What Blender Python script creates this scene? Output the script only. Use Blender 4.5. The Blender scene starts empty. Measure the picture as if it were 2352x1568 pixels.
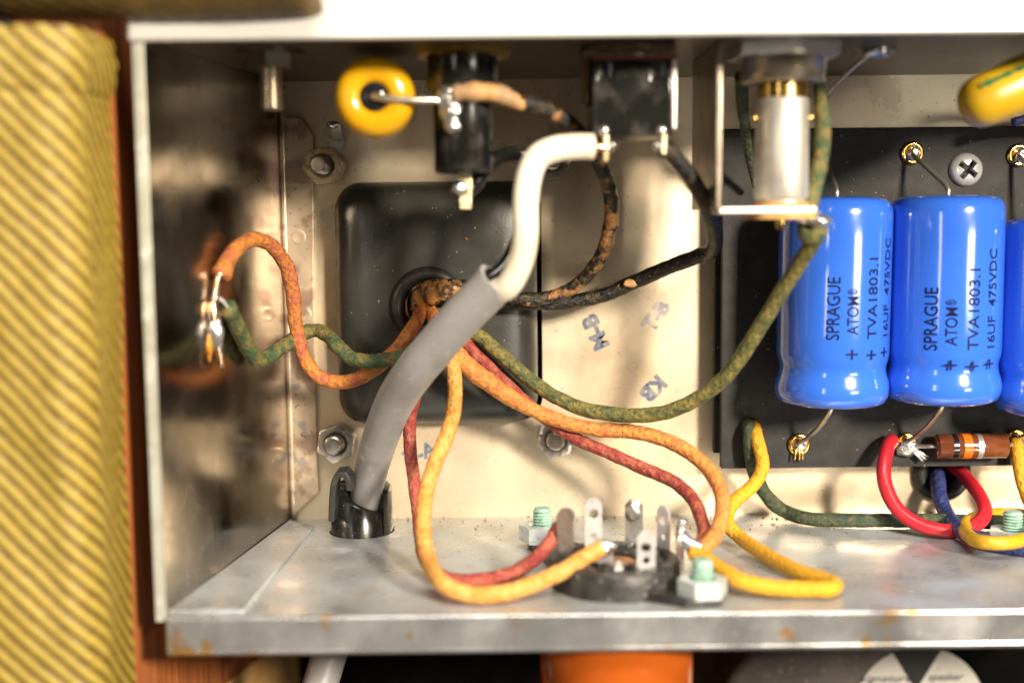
import bpy, bmesh, math, random
from mathutils import Vector, Matrix, noise as mnoise

# ------------------------------------------------------------------ scale: every length below is in millimetres, 1 mm = 0.01 units
U = 0.01
R = math.radians
scene = bpy.context.scene
random.seed(7)

# ------------------------------------------------------------------ camera
FPX, CX, CY, DIST = 2800.0, 1176.0, 784.0, 266.0
cam_rot = Matrix.Rotation(R(90 - 5.8), 3, 'X') @ Matrix.Rotation(R(-0.6), 3, 'Z')
cd = bpy.data.cameras.new('camera')
cam = bpy.data.objects.new('camera', cd)
scene.collection.objects.link(cam)
cam.matrix_world = Matrix.Translation((0, -DIST * U, 0)) @ cam_rot.to_4x4()
cd.sensor_width = 36.0
cd.lens = FPX / 2352.0 * 36.0
cd.clip_start = 0.05
cd.clip_end = 200.0
cd.dof.use_dof = True
cd.dof.focus_distance = (DIST - 15) * U
cd.dof.aperture_fstop = cd.lens * 1e-3 / (6.2 * U)
scene.camera = cam

# ------------------------------------------------------------------ world and lamps
w = bpy.data.worlds.new('World'); scene.world = w; w.use_nodes = True
bg = w.node_tree.nodes['Background']
bg.inputs['Color'].default_value = (1.0, 0.93, 0.84, 1); bg.inputs['Strength'].default_value = 0.03

def area(name, pos, target, sx, sy, power, col):
    d = bpy.data.lights.new(name, 'AREA'); d.shape = 'RECTANGLE'
    d.size = sx * U; d.size_y = sy * U; d.energy = power; d.color = col
    o = bpy.data.objects.new(name, d); scene.collection.objects.link(o)
    p = Vector(pos) * U; o.location = p
    o.rotation_euler = (Vector(target) * U - p).to_track_quat('-Z', 'Y').to_euler()
area('key_lamp', (370, -640, 188), (10, -20, -20), 80, 90, 1130, (1.0, 0.87, 0.69))
area('window_lamp', (500, -720, -36), (40, -20, -40), 190, 80, 88, (1.0, 0.92, 0.80))
area('ceiling_lamp', (0, -470, 540), (10, -50, -40), 420, 240, 520, (1.0, 0.92, 0.80))
area('side_lamp', (-330, -720, 30), (0, -20, -20), 40, 240, 32, (1.0, 0.9, 0.78))
vs = scene.view_settings
vs.view_transform = 'Standard'; vs.look = 'None'; vs.exposure = 0.17; vs.gamma = 1.0
vs.use_curve_mapping = False
scene.cycles.use_denoising = True
scene.cycles.max_bounces = 8

# ------------------------------------------------------------------ helpers: positions
def ray(px, py):
    return cam_rot @ Vector(((px - CX) / FPX, -(py - CY) / FPX, -1.0))
def P(px, py, Y):
    v = ray(px, py); s = (Y + DIST) / v.y
    return Vector((0, -DIST, 0)) + v * s
ZF, ZT, YF = -66.2, 29.5, -66.0
def PF(px, py, h):                                   # the point h mm above the chassis floor
    v = ray(px, py); s = (ZF + h) / v.z
    return Vector((0, -DIST, 0)) + v * s
V = Vector

# ------------------------------------------------------------------ helpers: meshes
class G:
    def __init__(s): s.v = []; s.f = []; s.uv = []
    def add(s, vs, fs, uvs=None):
        o = len(s.v); s.v += [Vector(p) for p in vs]
        for i, f in enumerate(fs):
            s.f.append([a + o for a in f])
            s.uv.append(uvs[i] if uvs else [(0, 0)] * len(f))
        return s
    def box(s, c, size, rot=None):
        c = V(c); hx, hy, hz = size[0] / 2, size[1] / 2, size[2] / 2
        pts = [V((x, y, z)) for x in (-hx, hx) for y in (-hy, hy) for z in (-hz, hz)]
        if rot is not None: pts = [rot @ p for p in pts]
        return s.add([c + p for p in pts], [(0, 1, 3, 2), (4, 6, 7, 5), (0, 4, 5, 1), (2, 3, 7, 6), (0, 2, 6, 4), (1, 5, 7, 3)])
    def lathe(s, o, axis, prof, seg=32, closed=False):
        o = V(o); a = V(axis).normalized()
        t = a.orthogonal().normalized(); b = a.cross(t)
        vs, fs = [], []
        for r, h in prof:
            for k in range(seg):
                an = 2 * math.pi * k / seg
                vs.append(o + a * h + (t * math.cos(an) + b * math.sin(an)) * r)
        n = len(prof)
        for i in range(n if closed else n - 1):
            j = (i + 1) % n
            for k in range(seg):
                k2 = (k + 1) % seg
                fs.append((i * seg + k, i * seg + k2, j * seg + k2, j * seg + k))
        if not closed:
            if prof[0][0] > 1e-6: fs.append(tuple(reversed(range(seg))))
            if prof[-1][0] > 1e-6: fs.append(tuple((n - 1) * seg + k for k in range(seg)))
        return s.add(vs, fs)
    def tube(s, pts, rad, seg=12, step=0.7, lump=0.0, seed=0, flat=None):
        pts = [V(p) for p in pts]
        if not isinstance(rad, (list, tuple)): rad = [rad] * len(pts)
        path, rr = [], []
        n = len(pts)
        for i in range(n - 1):
            p0 = pts[i - 1] if i else pts[0] * 2 - pts[1]
            p1, p2 = pts[i], pts[i + 1]
            p3 = pts[i + 2] if i + 2 < n else pts[-1] * 2 - pts[-2]
            m = max(2, int((p2 - p1).length / step))
            for k in range(m):
                t = k / m
                path.append(0.5 * (2 * p1 + (p2 - p0) * t + (2 * p0 - 5 * p1 + 4 * p2 - p3) * t * t + (3 * p1 - p0 - 3 * p2 + p3) * t ** 3))
                rr.append(rad[i] * (1 - t) + rad[i + 1] * t)
        path.append(pts[-1]); rr.append(rad[-1])
        T = [(path[min(i + 1, len(path) - 1)] - path[max(i - 1, 0)]).normalized() for i in range(len(path))]
        nrm = T[0].orthogonal().normalized()
        vs, fs, uvs = [], [], []
        L = 0.0; Ls = []
        for i, p in enumerate(path):
            if i:
                L += (p - path[i - 1]).length
                nrm = T[i - 1].rotation_difference(T[i]) @ nrm
            nrm = (nrm - T[i] * nrm.dot(T[i])).normalized()
            b = T[i].cross(nrm); Ls.append(L)
            for k in range(seg):
                an = 2 * math.pi * k / seg
                d = nrm * math.cos(an) + b * math.sin(an)
                r = rr[i]
                if lump: r *= 1 + lump * (mnoise.noise(p * 0.45 + d * 0.5 + V((seed, 0, 0))) + 0.5 * mnoise.noise(p * 1.7 + d * 1.3 + V((0, seed, 0))))
                vs.append(p + d * r)
        N = len(path)
        for i in range(N - 1):
            for k in range(seg):
                k2 = (k + 1) % seg
                fs.append((i * seg + k, i * seg + k2, (i + 1) * seg + k2, (i + 1) * seg + k))
                u0, u1 = k / seg, (k + 1) / seg
                uvs.append([(u0, Ls[i]), (u1, Ls[i]), (u1, Ls[i + 1]), (u0, Ls[i + 1])])
        fs.append(tuple(reversed(range(seg)))); uvs.append([(0, 0)] * seg)
        fs.append(tuple((N - 1) * seg + k for k in range(seg))); uvs.append([(0, L)] * seg)
        return s.add(vs, fs, uvs)
    def prism(s, poly, d):                           # poly: 3-D points in a plane, d: thickness vector
        n = len(poly); d = V(d)
        vs = [V(p) for p in poly] + [V(p) + d for p in poly]
        fs = [tuple(range(n)), tuple(reversed(range(n, 2 * n)))]
        fs += [((i + 1) % n, i, i + n, (i + 1) % n + n) for i in range(n)]
        return s.add(vs, fs)
    def blob(s, c, r, amp=0.25, seed=0, freq=0.6, sub=3):
        bm = bmesh.new(); bmesh.ops.create_icosphere(bm, subdivisions=sub, radius=1.0)
        c = V(c)
        for v in bm.verts:
            k = 1 + amp * (mnoise.noise(v.co * (1 / freq) + V((seed * 3.1, seed, 0))))
            v.co = V((v.co.x * r[0], v.co.y * r[1], v.co.z * r[2])) * k + c
        bm.verts.index_update()
        s.add([v.co.copy() for v in bm.verts], [[v.index for v in f.verts] for f in bm.faces]); bm.free()
        return s

ROOT = {}
def rootloc(o):
    while o.parent: o = o.parent
    return ROOT[o.name]
def tag(o, label=None, cat=None, group=None, kind=None):
    if label: o['label'] = label
    if cat: o['category'] = cat
    if group: o['group'] = group
    if kind: o['kind'] = kind
    return o
def thing(name, label, cat, loc, group=None, kind=None):
    o = bpy.data.objects.new(name, None); scene.collection.objects.link(o)
    o.empty_display_size = 0.02
    o.location = V(loc) * U; ROOT[o.name] = V(loc)
    return tag(o, label, cat, group, kind)
def obj(name, g, m, parent=None, smooth=40, bev=0, loc=None, sub=0, solid=0):
    if parent is not None: base = rootloc(parent)
    else: base = V(loc) if loc is not None else V((sum(v.x for v in g.v) / len(g.v), sum(v.y for v in g.v) / len(g.v), min(v.z for v in g.v)))
    me = bpy.data.meshes.new(name)
    me.from_pydata([(v - base) * U for v in g.v], [], g.f)
    if any(any(c != (0, 0) for c in f) for f in g.uv):
        lay = me.uv_layers.new(name='UVMap'); i = 0
        for f in g.uv:
            for c in f: lay.data[i].uv = c; i += 1
    bm = bmesh.new(); bm.from_mesh(me); bmesh.ops.recalc_face_normals(bm, faces=bm.faces); bm.to_mesh(me); bm.free()
    o = bpy.data.objects.new(name, me); scene.collection.objects.link(o)
    me.materials.append(m)
    if parent is not None: o.parent = parent
    else: o.location = base * U; ROOT[o.name] = base
    if bev:
        b = o.modifiers.new('bevel', 'BEVEL'); b.width = bev * U; b.segments = 3; b.limit_method = 'ANGLE'; b.angle_limit = R(35)
    if sub:
        b = o.modifiers.new('subsurf', 'SUBSURF'); b.levels = b.render_levels = sub
    if smooth:
        me.shade_smooth()
        if smooth < 170:
            try: me.set_sharp_from_angle(angle=R(smooth))
            except Exception: pass
    return o
def cut(o, g):                                        # take the volume g out of the mesh of o
    base = rootloc(o)
    me = bpy.data.meshes.new('cutter'); me.from_pydata([(v - base) * U for v in g.v], [], g.f)
    bm = bmesh.new(); bm.from_mesh(me); bmesh.ops.recalc_face_normals(bm, faces=bm.faces); bm.to_mesh(me); bm.free()
    c = bpy.data.objects.new('cutter', me); scene.collection.objects.link(c)
    c.matrix_world = Matrix.Translation(base * U)
    mods = [(m.width, m.segments) for m in o.modifiers if m.type == 'BEVEL']
    for m in list(o.modifiers): o.modifiers.remove(m)
    b = o.modifiers.new('cut', 'BOOLEAN'); b.operation = 'DIFFERENCE'; b.object = c; b.solver = 'EXACT'
    bpy.context.view_layer.update()
    dg = bpy.context.evaluated_depsgraph_get()
    new = bpy.data.meshes.new_from_object(o.evaluated_get(dg))
    o.modifiers.clear(); o.data = new
    new.name = o.name
    for wd, sg in mods:
        b = o.modifiers.new('bevel', 'BEVEL'); b.width = wd; b.segments = sg; b.limit_method = 'ANGLE'; b.angle_limit = R(35)
    bpy.data.objects.remove(c); bpy.data.meshes.remove(me)
def text2d(s, size, bold=0.0, shear=0.0, spacing=1.0):
    cu = bpy.data.curves.new('txt', 'FONT'); cu.body = s; cu.size = size; cu.offset = bold; cu.shear = shear
    cu.space_character = spacing; cu.resolution_u = 3
    o = bpy.data.objects.new('txt', cu); scene.collection.objects.link(o)
    bpy.context.view_layer.update()
    me = bpy.data.meshes.new_from_object(o.evaluated_get(bpy.context.evaluated_depsgraph_get()))
    bpy.data.objects.remove(o); bpy.data.curves.remove(cu)
    return me
def text_g(s, size, fn, bold=0.0, shear=0.0, spacing=1.0, slices=0, fit=None):
    me = text2d(s, size, bold, shear, spacing)
    bm = bmesh.new(); bm.from_mesh(me); bpy.data.meshes.remove(me)
    xs = [v.co.x for v in bm.verts]; ys = [v.co.y for v in bm.verts]
    x0, x1, y0, y1 = min(xs), max(xs), min(ys), max(ys)
    for i in range(1, slices):
        yy = y0 + (y1 - y0) * i / slices
        bmesh.ops.bisect_plane(bm, geom=bm.verts[:] + bm.edges[:] + bm.faces[:], plane_co=(0, yy, 0), plane_no=(0, 1, 0))
    bmesh.ops.triangulate(bm, faces=bm.faces)
    g = G(); bm.verts.index_update()
    L = x1 - x0; k = (fit / L) if fit else 1.0
    g.add([fn((v.co.x - x0 - L / 2) * k, v.co.y - (y0 + y1) / 2) for v in bm.verts], [[v.index for v in f.verts] for f in bm.faces])
    bm.free(); return g

# ------------------------------------------------------------------ helpers: materials
def mat(name, col, rough=0.5, metal=0.0, layers=(), bump=None, roughvar=None, weave=None, spec=None, coat=0.0, trans=0.0, sss=0.0, coords='Object', stretch=None):
    m = bpy.data.materials.new(name); m.use_nodes = True
    nt = m.node_tree; N = nt.nodes; Lk = nt.links
    b = N['Principled BSDF']
    b.inputs['Roughness'].default_value = rough; b.inputs['Metallic'].default_value = metal
    if spec is not None: b.inputs['Specular IOR Level'].default_value = spec
    if coat: b.inputs['Coat Weight'].default_value = coat; b.inputs['Coat Roughness'].default_value = 0.12
    if sss:
        b.inputs['Subsurface Weight'].default_value = sss; b.inputs['Subsurface Radius'].default_value = (0.01, 0.006, 0.003)
    tc = N.new('ShaderNodeTexCoord'); co = tc.outputs[coords]
    if stretch:
        mp = N.new('ShaderNodeMapping'); mp.inputs['Scale'].default_value = stretch; Lk.new(co, mp.inputs['Vector']); co = mp.outputs[0]
    cur = None
    rgb = N.new('ShaderNodeRGB'); rgb.outputs[0].default_value = (*col, 1); cur = rgb.outputs[0]
    def noise_fac(scale, lo, hi, detail=4, off=0.0, dist=0.0):
        n = N.new('ShaderNodeTexNoise'); n.inputs['Scale'].default_value = scale; n.inputs['Detail'].default_value = detail
        n.inputs['Distortion'].default_value = dist
        mp = N.new('ShaderNodeMapping'); mp.inputs['Location'].default_value = (off, off * 1.7, off * 0.6)
        Lk.new(co, mp.inputs['Vector']); Lk.new(mp.outputs[0], n.inputs['Vector'])
        r = N.new('ShaderNodeMapRange'); r.inputs['From Min'].default_value = lo; r.inputs['From Max'].default_value = hi
        r.clamp = True; Lk.new(n.outputs['Fac'], r.inputs['Value']); return r.outputs[0]
    for i, ly in enumerate(layers):
        c2, sc, lo, hi = ly[:4]; det = ly[4] if len(ly) > 4 else 4; amt = ly[5] if len(ly) > 5 else 1.0
        f = noise_fac(sc, lo, hi, det, 3.3 * i + 0.37)
        if amt != 1.0:
            mm = N.new('ShaderNodeMath'); mm.operation = 'MULTIPLY'; mm.inputs[1].default_value = amt; Lk.new(f, mm.inputs[0]); f = mm.outputs[0]
        mx = N.new('ShaderNodeMix'); mx.data_type = 'RGBA'
        Lk.new(f, mx.inputs['Factor']); Lk.new(cur, mx.inputs['A']); mx.inputs['B'].default_value = (*c2, 1)
        cur = mx.outputs['Result']
    Lk.new(cur, b.inputs['Base Color'])
    if roughvar:
        sc, r0, r1 = roughvar
        f = noise_fac(sc, 0.35, 0.65, 5, 9.1)
        r = N.new('ShaderNodeMapRange'); r.inputs['To Min'].default_value = r0; r.inputs['To Max'].default_value = r1
        Lk.new(f, r.inputs['Value']); Lk.new(r.outputs[0], b.inputs['Roughness'])
    h = None
    if bump:
        sc, st, ds = bump
        n = N.new('ShaderNodeTexNoise'); n.inputs['Scale'].default_value = sc; n.inputs['Detail'].default_value = 5; Lk.new(co, n.inputs['Vector'])
        bp = N.new('ShaderNodeBump'); bp.inputs['Strength'].default_value = st; bp.inputs['Distance'].default_value = ds * U
        Lk.new(n.outputs['Fac'], bp.inputs['Height']); h = bp.outputs[0]
    if weave:
        nn, pitch, st = weave
        sp = N.new('ShaderNodeSeparateXYZ'); Lk.new(tc.outputs['UV'], sp.inputs[0])
        def sn(sign):
            a = N.new('ShaderNodeMath'); a.operation = 'MULTIPLY'; a.inputs[1].default_value = nn * 2 * math.pi; Lk.new(sp.outputs[0], a.inputs[0])
            c = N.new('ShaderNodeMath'); c.operation = 'MULTIPLY_ADD'; c.inputs[1].default_value = sign * 2 * math.pi / pitch
            Lk.new(sp.outputs[1], c.inputs[0]); Lk.new(a.outputs[0], c.inputs[2])
            s = N.new('ShaderNodeMath'); s.operation = 'SINE'; Lk.new(c.outputs[0], s.inputs[0]); return s.outputs[0]
        mu = N.new('ShaderNodeMath'); mu.operation = 'MAXIMUM'; Lk.new(sn(1), mu.inputs[0]); Lk.new(sn(-1), mu.inputs[1])
        bp = N.new('ShaderNodeBump'); bp.inputs['Strength'].default_value = st; bp.inputs['Distance'].default_value = 0.25 * U
        Lk.new(mu.outputs[0], bp.inputs['Height'])
        if h: Lk.new(h, bp.inputs['Normal'])
        h = bp.outputs[0]
    if h: Lk.new(h, b.inputs['Normal'])
    return m

# scales are per unit = 100 mm: a scale of 100 gives about 1 mm grain
RUST = (0.30, 0.13, 0.04); GRIME = (0.10, 0.075, 0.05)
M_back = mat('plated_steel_back', (0.82, 0.71, 0.53), 0.36, 0.5, [((0.62, 0.48, 0.31), 3.5, 0.42, 0.66, 5, 0.75), ((0.52, 0.38, 0.22), 30, 0.62, 0.74, 6, 0.3), ((0.36, 0.20, 0.07), 150, 0.70, 0.74, 3, 0.7), ((0.14, 0.10, 0.07), 95, 0.755, 0.77, 2, 0.9)], (500, 0.10, 0.1), (9, 0.26, 0.42))
M_side = mat('plated_steel_side', (0.34, 0.30, 0.255), 0.16, 1.0, [((0.15, 0.125, 0.095), 6, 0.45, 0.68, 5, 0.75), ((0.46, 0.44, 0.40), 20, 0.62, 0.70, 6, 0.5), ((0.10, 0.08, 0.05), 110, 0.68, 0.72, 3, 0.8)], (25, 0.05, 0.3), (6, 0.10, 0.28))
M_tab = mat('tarnished_tab', (0.80, 0.64, 0.47), 0.35, 0.75, [((0.42, 0.27, 0.20), 16, 0.52, 0.60, 4, 0.75), ((0.30, 0.30, 0.32), 22, 0.60, 0.66, 4, 0.6), ((0.16, 0.10, 0.06), 90, 0.66, 0.70, 3, 0.8)], (60, 0.12, 0.3), (12, 0.28, 0.45))
M_floor = mat('plated_steel_floor', (0.54, 0.585, 0.615), 0.36, 0.55, [((0.38, 0.385, 0.375), 5, 0.42, 0.62, 6, 0.8), ((0.42, 0.33, 0.20), 9, 0.62, 0.74, 6, 0.5), ((0.80, 0.82, 0.82), 13, 0.66, 0.72, 5, 0.5), ((0.24, 0.23, 0.24), 9, 0.64, 0.72, 6, 0.5), ((0.22, 0.13, 0.05), 130, 0.66, 0.70, 3, 0.8)], (300, 0.10, 0.15), (9, 0.22, 0.5))
M_rim = mat('plated_steel_rim', (0.62, 0.63, 0.64), 0.26, 0.8, [((0.40, 0.40, 0.41), 8, 0.42, 0.62, 6, 0.7), ((0.62, 0.33, 0.07), 17, 0.64, 0.70, 5, 0.85), ((0.92, 0.92, 0.92), 30, 0.64, 0.70, 5, 0.6), ((0.30, 0.24, 0.18), 60, 0.68, 0.72, 4, 0.7)], (30, 0.12, 0.4), (9, 0.16, 0.42))
M_topf = mat('glare_toned_flange', (0.80, 0.80, 0.77), 0.3, 0.35, [((0.60, 0.60, 0.58), 7, 0.45, 0.65, 6, 0.7), ((0.40, 0.38, 0.34), 26, 0.64, 0.72, 6, 0.5)], (30, 0.14, 0.4), stretch=(0.5, 1.0, 1.6))  # pale, barely metallic base puts the flange's glare into the colour
M_edge = mat('lit_sheet_edge', (0.52, 0.52, 0.46), 0.36, 0.4, [((0.36, 0.35, 0.28), 12, 0.42, 0.62, 6, 0.8), ((0.74, 0.73, 0.66), 30, 0.60, 0.70, 5, 0.7)], (60, 0.3, 0.4))  # paler than the side panel: light on the front edge put into the colour
M_top = mat('shaded_steel_top', (0.11, 0.092, 0.065), 0.35, 0.5, [((0.07, 0.058, 0.04), 6, 0.4, 0.65, 4, 0.8)], (200, 0.08, 0.15))  # same plated steel, with the shade under the top panel put into the colour
M_bell = mat('black_enamel', (0.030, 0.031, 0.028), 0.38, 0.0, [((0.042, 0.041, 0.035), 8, 0.42, 0.65, 4, 0.8), ((0.42, 0.32, 0.16), 120, 0.735, 0.75, 2, 0.8), ((0.30, 0.11, 0.03), 45, 0.735, 0.75, 3, 0.8)], (160, 0.12, 0.2), (10, 0.26, 0.44), spec=0.5)
M_core = mat('transformer_core', (0.02, 0.02, 0.02), 0.6)
M_rubber = mat('black_rubber', (0.018, 0.018, 0.018), 0.45, 0, [((0.06, 0.05, 0.04), 60, 0.6, 0.72, 4, 0.7)], (120, 0.1, 0.2))
M_plastic = mat('black_plastic', (0.012, 0.012, 0.012), 0.16, 0, [((0.09, 0.075, 0.055), 80, 0.62, 0.75, 4, 0.7), ((0.35, 0.24, 0.10), 150, 0.73, 0.75, 2, 0.8)], None, (30, 0.12, 0.3))
M_bake = mat('black_bakelite', (0.010, 0.010, 0.0095), 0.17, 0, [((0.06, 0.055, 0.05), 25, 0.5, 0.7, 4, 0.8)], (200, 0.08, 0.1))
M_dusty = mat('dusty_bakelite', (0.012, 0.012, 0.012), 0.45, 0, [((0.045, 0.045, 0.042), 22, 0.45, 0.65, 5, 0.8), ((0.30, 0.27, 0.22), 90, 0.6, 0.7, 4, 0.6)], (150, 0.3, 0.3))
M_steel = mat('zinc_steel', (0.66, 0.62, 0.56), 0.3, 0.9, [((0.38, 0.33, 0.27), 45, 0.45, 0.65, 5, 0.7), ((0.14, 0.10, 0.06), 120, 0.62, 0.70, 4, 0.7)], (220, 0.25, 0.15))
M_brassy = mat('brassy_nut', (0.88, 0.75, 0.48), 0.36, 0.55, [((0.50, 0.36, 0.16), 60, 0.45, 0.65, 5, 0.8), ((0.14, 0.09, 0.04), 130, 0.6, 0.68, 4, 0.8)], (200, 0.4, 0.2))
M_brass = mat('brass', (0.80, 0.55, 0.18), 0.22, 1.0, [((0.42, 0.24, 0.06), 30, 0.5, 0.66, 4, 0.7)])
M_nickel = mat('nickel', (0.90, 0.86, 0.78), 0.42, 0.8, [((0.55, 0.50, 0.42), 16, 0.48, 0.7, 4, 0.6)], (30, 0.05, 0.2))
M_dknickel = mat('dull_nickel', (0.52, 0.46, 0.37), 0.28, 0.95, [((0.28, 0.23, 0.17), 20, 0.45, 0.68, 4, 0.7)], (60, 0.08, 0.2))
M_solder = mat('solder', (0.74, 0.73, 0.70), 0.27, 0.9, [((0.45, 0.43, 0.40), 60, 0.5, 0.68, 3, 0.7)], (160, 0.25, 0.3))
M_tin = mat('tinned_lug', (0.84, 0.84, 0.84), 0.28, 0.62, [((0.60, 0.60, 0.61), 30, 0.45, 0.66, 4, 0.7), ((0.50, 0.34, 0.10), 70, 0.66, 0.70, 3, 0.6)], (120, 0.1, 0.15))
M_lead = mat('component_lead', (0.72, 0.67, 0.56), 0.3, 0.9, [((0.40, 0.34, 0.24), 60, 0.5, 0.7, 3, 0.7)])
M_copper = mat('bare_copper', (0.86, 0.52, 0.30), 0.25, 1.0, [((0.85, 0.75, 0.6), 60, 0.45, 0.6, 3, 0.8)])
M_flux = mat('amber_flux', (0.55, 0.24, 0.02), 0.12, 0.2, [((0.16, 0.05, 0.01), 60, 0.5, 0.62, 4, 0.9), ((0.85, 0.60, 0.2), 90, 0.62, 0.68, 3, 0.8)], (90, 0.3, 0.3), coat=0.6)
M_eyelet = mat('gold_eyelet', (0.85, 0.58, 0.16), 0.18, 1.0, [((0.40, 0.15, 0.02), 50, 0.5, 0.64, 4, 0.85)], (60, 0.1, 0.2))
M_board = mat('black_fibre_board', (0.015, 0.0147, 0.0147), 0.6, 0, [((0.030, 0.029, 0.029), 30, 0.4, 0.7, 6, 0.8), ((0.40, 0.28, 0.10), 110, 0.745, 0.755, 2, 0.8)], (420, 0.55, 0.25), spec=0.35)
M_blue = mat('blue_sleeve', (0.034, 0.145, 0.70), 0.14, 0, [((0.028, 0.120, 0.63), 4, 0.35, 0.7, 3, 0.8)], (14, 0.04, 0.3), spec=0.9, coat=0.5)
M_ink = mat('dark_blue_print', (0.010, 0.012, 0.06), 0.5, spec=0.1)
M_stamp = mat('blue_ink_stamp', (0.10, 0.125, 0.19), 0.6, 0, [((0.26, 0.25, 0.24), 60, 0.45, 0.6, 5, 0.9), ((0.04, 0.05, 0.09), 90, 0.6, 0.68, 4, 0.8)])
M_stamp2 = mat('faded_ink_stamp', (0.36, 0.33, 0.32), 0.6, 0, [((0.20, 0.20, 0.24), 35, 0.5, 0.58, 4, 0.9), ((0.55, 0.45, 0.36), 60, 0.56, 0.66, 4, 0.9)])
M_yel = mat('yellow_film', (0.66, 0.35, 0.008), 0.16, 0, [((0.60, 0.30, 0.006), 12, 0.4, 0.65, 3, 0.8)], spec=0.6, sss=0.05)
M_yel2 = mat('dark_yellow_film', (0.52, 0.33, 0.012), 0.30, 0, [((0.44, 0.26, 0.01), 12, 0.4, 0.65, 3, 0.8)])
M_epoxy = mat('black_epoxy', (0.012, 0.013, 0.018), 0.12)
M_green = mat('green_print', (0.02, 0.12, 0.04), 0.5)
def cloth(name, a, b, c, rough=0.62):
    a, b, c = (tuple(x * 0.9 for x in q) for q in (a, b, c))
    return mat(name, a, rough, 0, [(b, 42, 0.42, 0.60, 8, 0.9), (c, 100, 0.48, 0.70, 9, 0.7), (tuple(x * 0.3 for x in c), 210, 0.56, 0.68, 5, 0.55)], (300, 0.9, 0.4), weave=(5, 2.4, 0.3))
M_orange = cloth('orange_cloth_wire', (0.70, 0.31, 0.06), (0.66, 0.22, 0.05), (0.46, 0.10, 0.05))
M_orange2 = cloth('amber_cloth_wire', (0.76, 0.42, 0.11), (0.74, 0.31, 0.045), (0.56, 0.18, 0.05))
M_orangeL = cloth('brown_orange_cloth_wire', (0.62, 0.25, 0.035), (0.50, 0.14, 0.06), (0.34, 0.05, 0.06))
M_red = cloth('red_cloth_wire', (0.34, 0.045, 0.035), (0.46, 0.13, 0.07), (0.16, 0.02, 0.025))
M_greenw = cloth('green_cloth_wire', (0.105, 0.115, 0.035), (0.26, 0.21, 0.05), (0.04, 0.055, 0.022))
M_greenc = cloth('bluish_green_cloth_wire', (0.050, 0.095, 0.038), (0.25, 0.18, 0.045), (0.06, 0.12, 0.05))
M_dkgreen = cloth('dark_green_cloth_wire', (0.022, 0.045, 0.028), (0.05, 0.075, 0.035), (0.16, 0.12, 0.04))
M_blackw = mat('black_lacquered_wire', (0.010, 0.0095, 0.009), 0.34, 0, [((0.05, 0.036, 0.014), 34, 0.52, 0.66, 6, 0.8), ((0.24, 0.15, 0.05), 95, 0.62, 0.70, 5, 0.7)], (300, 0.8, 0.4), weave=(5, 2.4, 0.25))
M_blackb = mat('worn_black_lacquered_wire', (0.013, 0.012, 0.010), 0.36, 0, [((0.40, 0.19, 0.065), 26, 0.54, 0.60, 7, 0.85), ((0.12, 0.08, 0.03), 60, 0.52, 0.64, 5, 0.7)], (300, 0.8, 0.4), weave=(5, 2.4, 0.25))
M_paper = mat('burnt_paper', (0.42, 0.19, 0.045), 0.6, 0, [((0.05, 0.03, 0.02), 45, 0.48, 0.56, 5, 0.95), ((0.50, 0.34, 0.16), 70, 0.58, 0.66, 4, 0.8)], (120, 0.7, 0.5))
M_sleeve = mat('tan_tape', (0.50, 0.27, 0.10), 0.6, 0, [((0.30, 0.22, 0.14), 14, 0.45, 0.6, 4, 0.9), ((0.66, 0.34, 0.09), 22, 0.55, 0.65, 4, 0.8)], (60, 0.5, 0.5))
M_yelw = cloth('yellow_cloth_wire', (0.80, 0.42, 0.012), (0.78, 0.37, 0.012), (0.62, 0.30, 0.03), 0.55)
M_redpvc = mat('red_plastic_wire', (0.46, 0.018, 0.028), 0.28, 0, [((0.42, 0.013, 0.024), 12, 0.4, 0.65, 3, 0.8)], sss=0.05)
M_bluew = mat('blue_wire', (0.020, 0.032, 0.13), 0.45, 0, [((0.04, 0.05, 0.15), 50, 0.45, 0.65, 4, 0.8)], (260, 0.2, 0.2), weave=(5, 2.0, 0.3))
M_dkyel = mat('dark_yellow_wire', (0.55, 0.32, 0.012), 0.42, 0, [((0.42, 0.22, 0.01), 40, 0.45, 0.65, 4, 0.8)], (200, 0.15, 0.2))
M_cord = mat('grey_cord_jacket', (0.27, 0.265, 0.265), 0.42, 0, [((0.225, 0.215, 0.21), 9, 0.42, 0.65, 4, 0.8), ((0.50, 0.44, 0.34), 40, 0.64, 0.72, 4, 0.6), ((0.15, 0.135, 0.12), 14, 0.58, 0.72, 6, 0.45), ((0.36, 0.35, 0.34), 70, 0.66, 0.70, 5, 0.6)], (60, 0.16, 0.4), sss=0.08)
M_white = mat('white_conductor', (0.82, 0.76, 0.64), 0.35, 0, [((0.78, 0.66, 0.46), 10, 0.45, 0.65, 3, 0.8)], sss=0.1)
M_fill = mat('tan_filler', (0.70, 0.46, 0.18), 0.6, 0, [((0.85, 0.66, 0.36), 40, 0.45, 0.6, 3, 0.8)])
M_fibre = mat('fibre_washer', (0.52, 0.30, 0.10), 0.5, 0, [((0.40, 0.20, 0.06), 20, 0.45, 0.65, 4, 0.8)])
M_redplate = mat('red_fibre_plate', (0.16, 0.030, 0.018), 0.5)
M_swside = mat('brown_switch_frame', (0.13, 0.085, 0.05), 0.45, 0.5, [((0.30, 0.20, 0.08), 50, 0.55, 0.65, 4, 0.8)])
M_mint = mat('green_thread_lock', (0.22, 0.42, 0.33), 0.45, 0.1, [((0.34, 0.52, 0.43), 40, 0.42, 0.62, 5, 0.8), ((0.12, 0.16, 0.12), 110, 0.58, 0.68, 4, 0.7)], (200, 0.3, 0.3))
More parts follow.
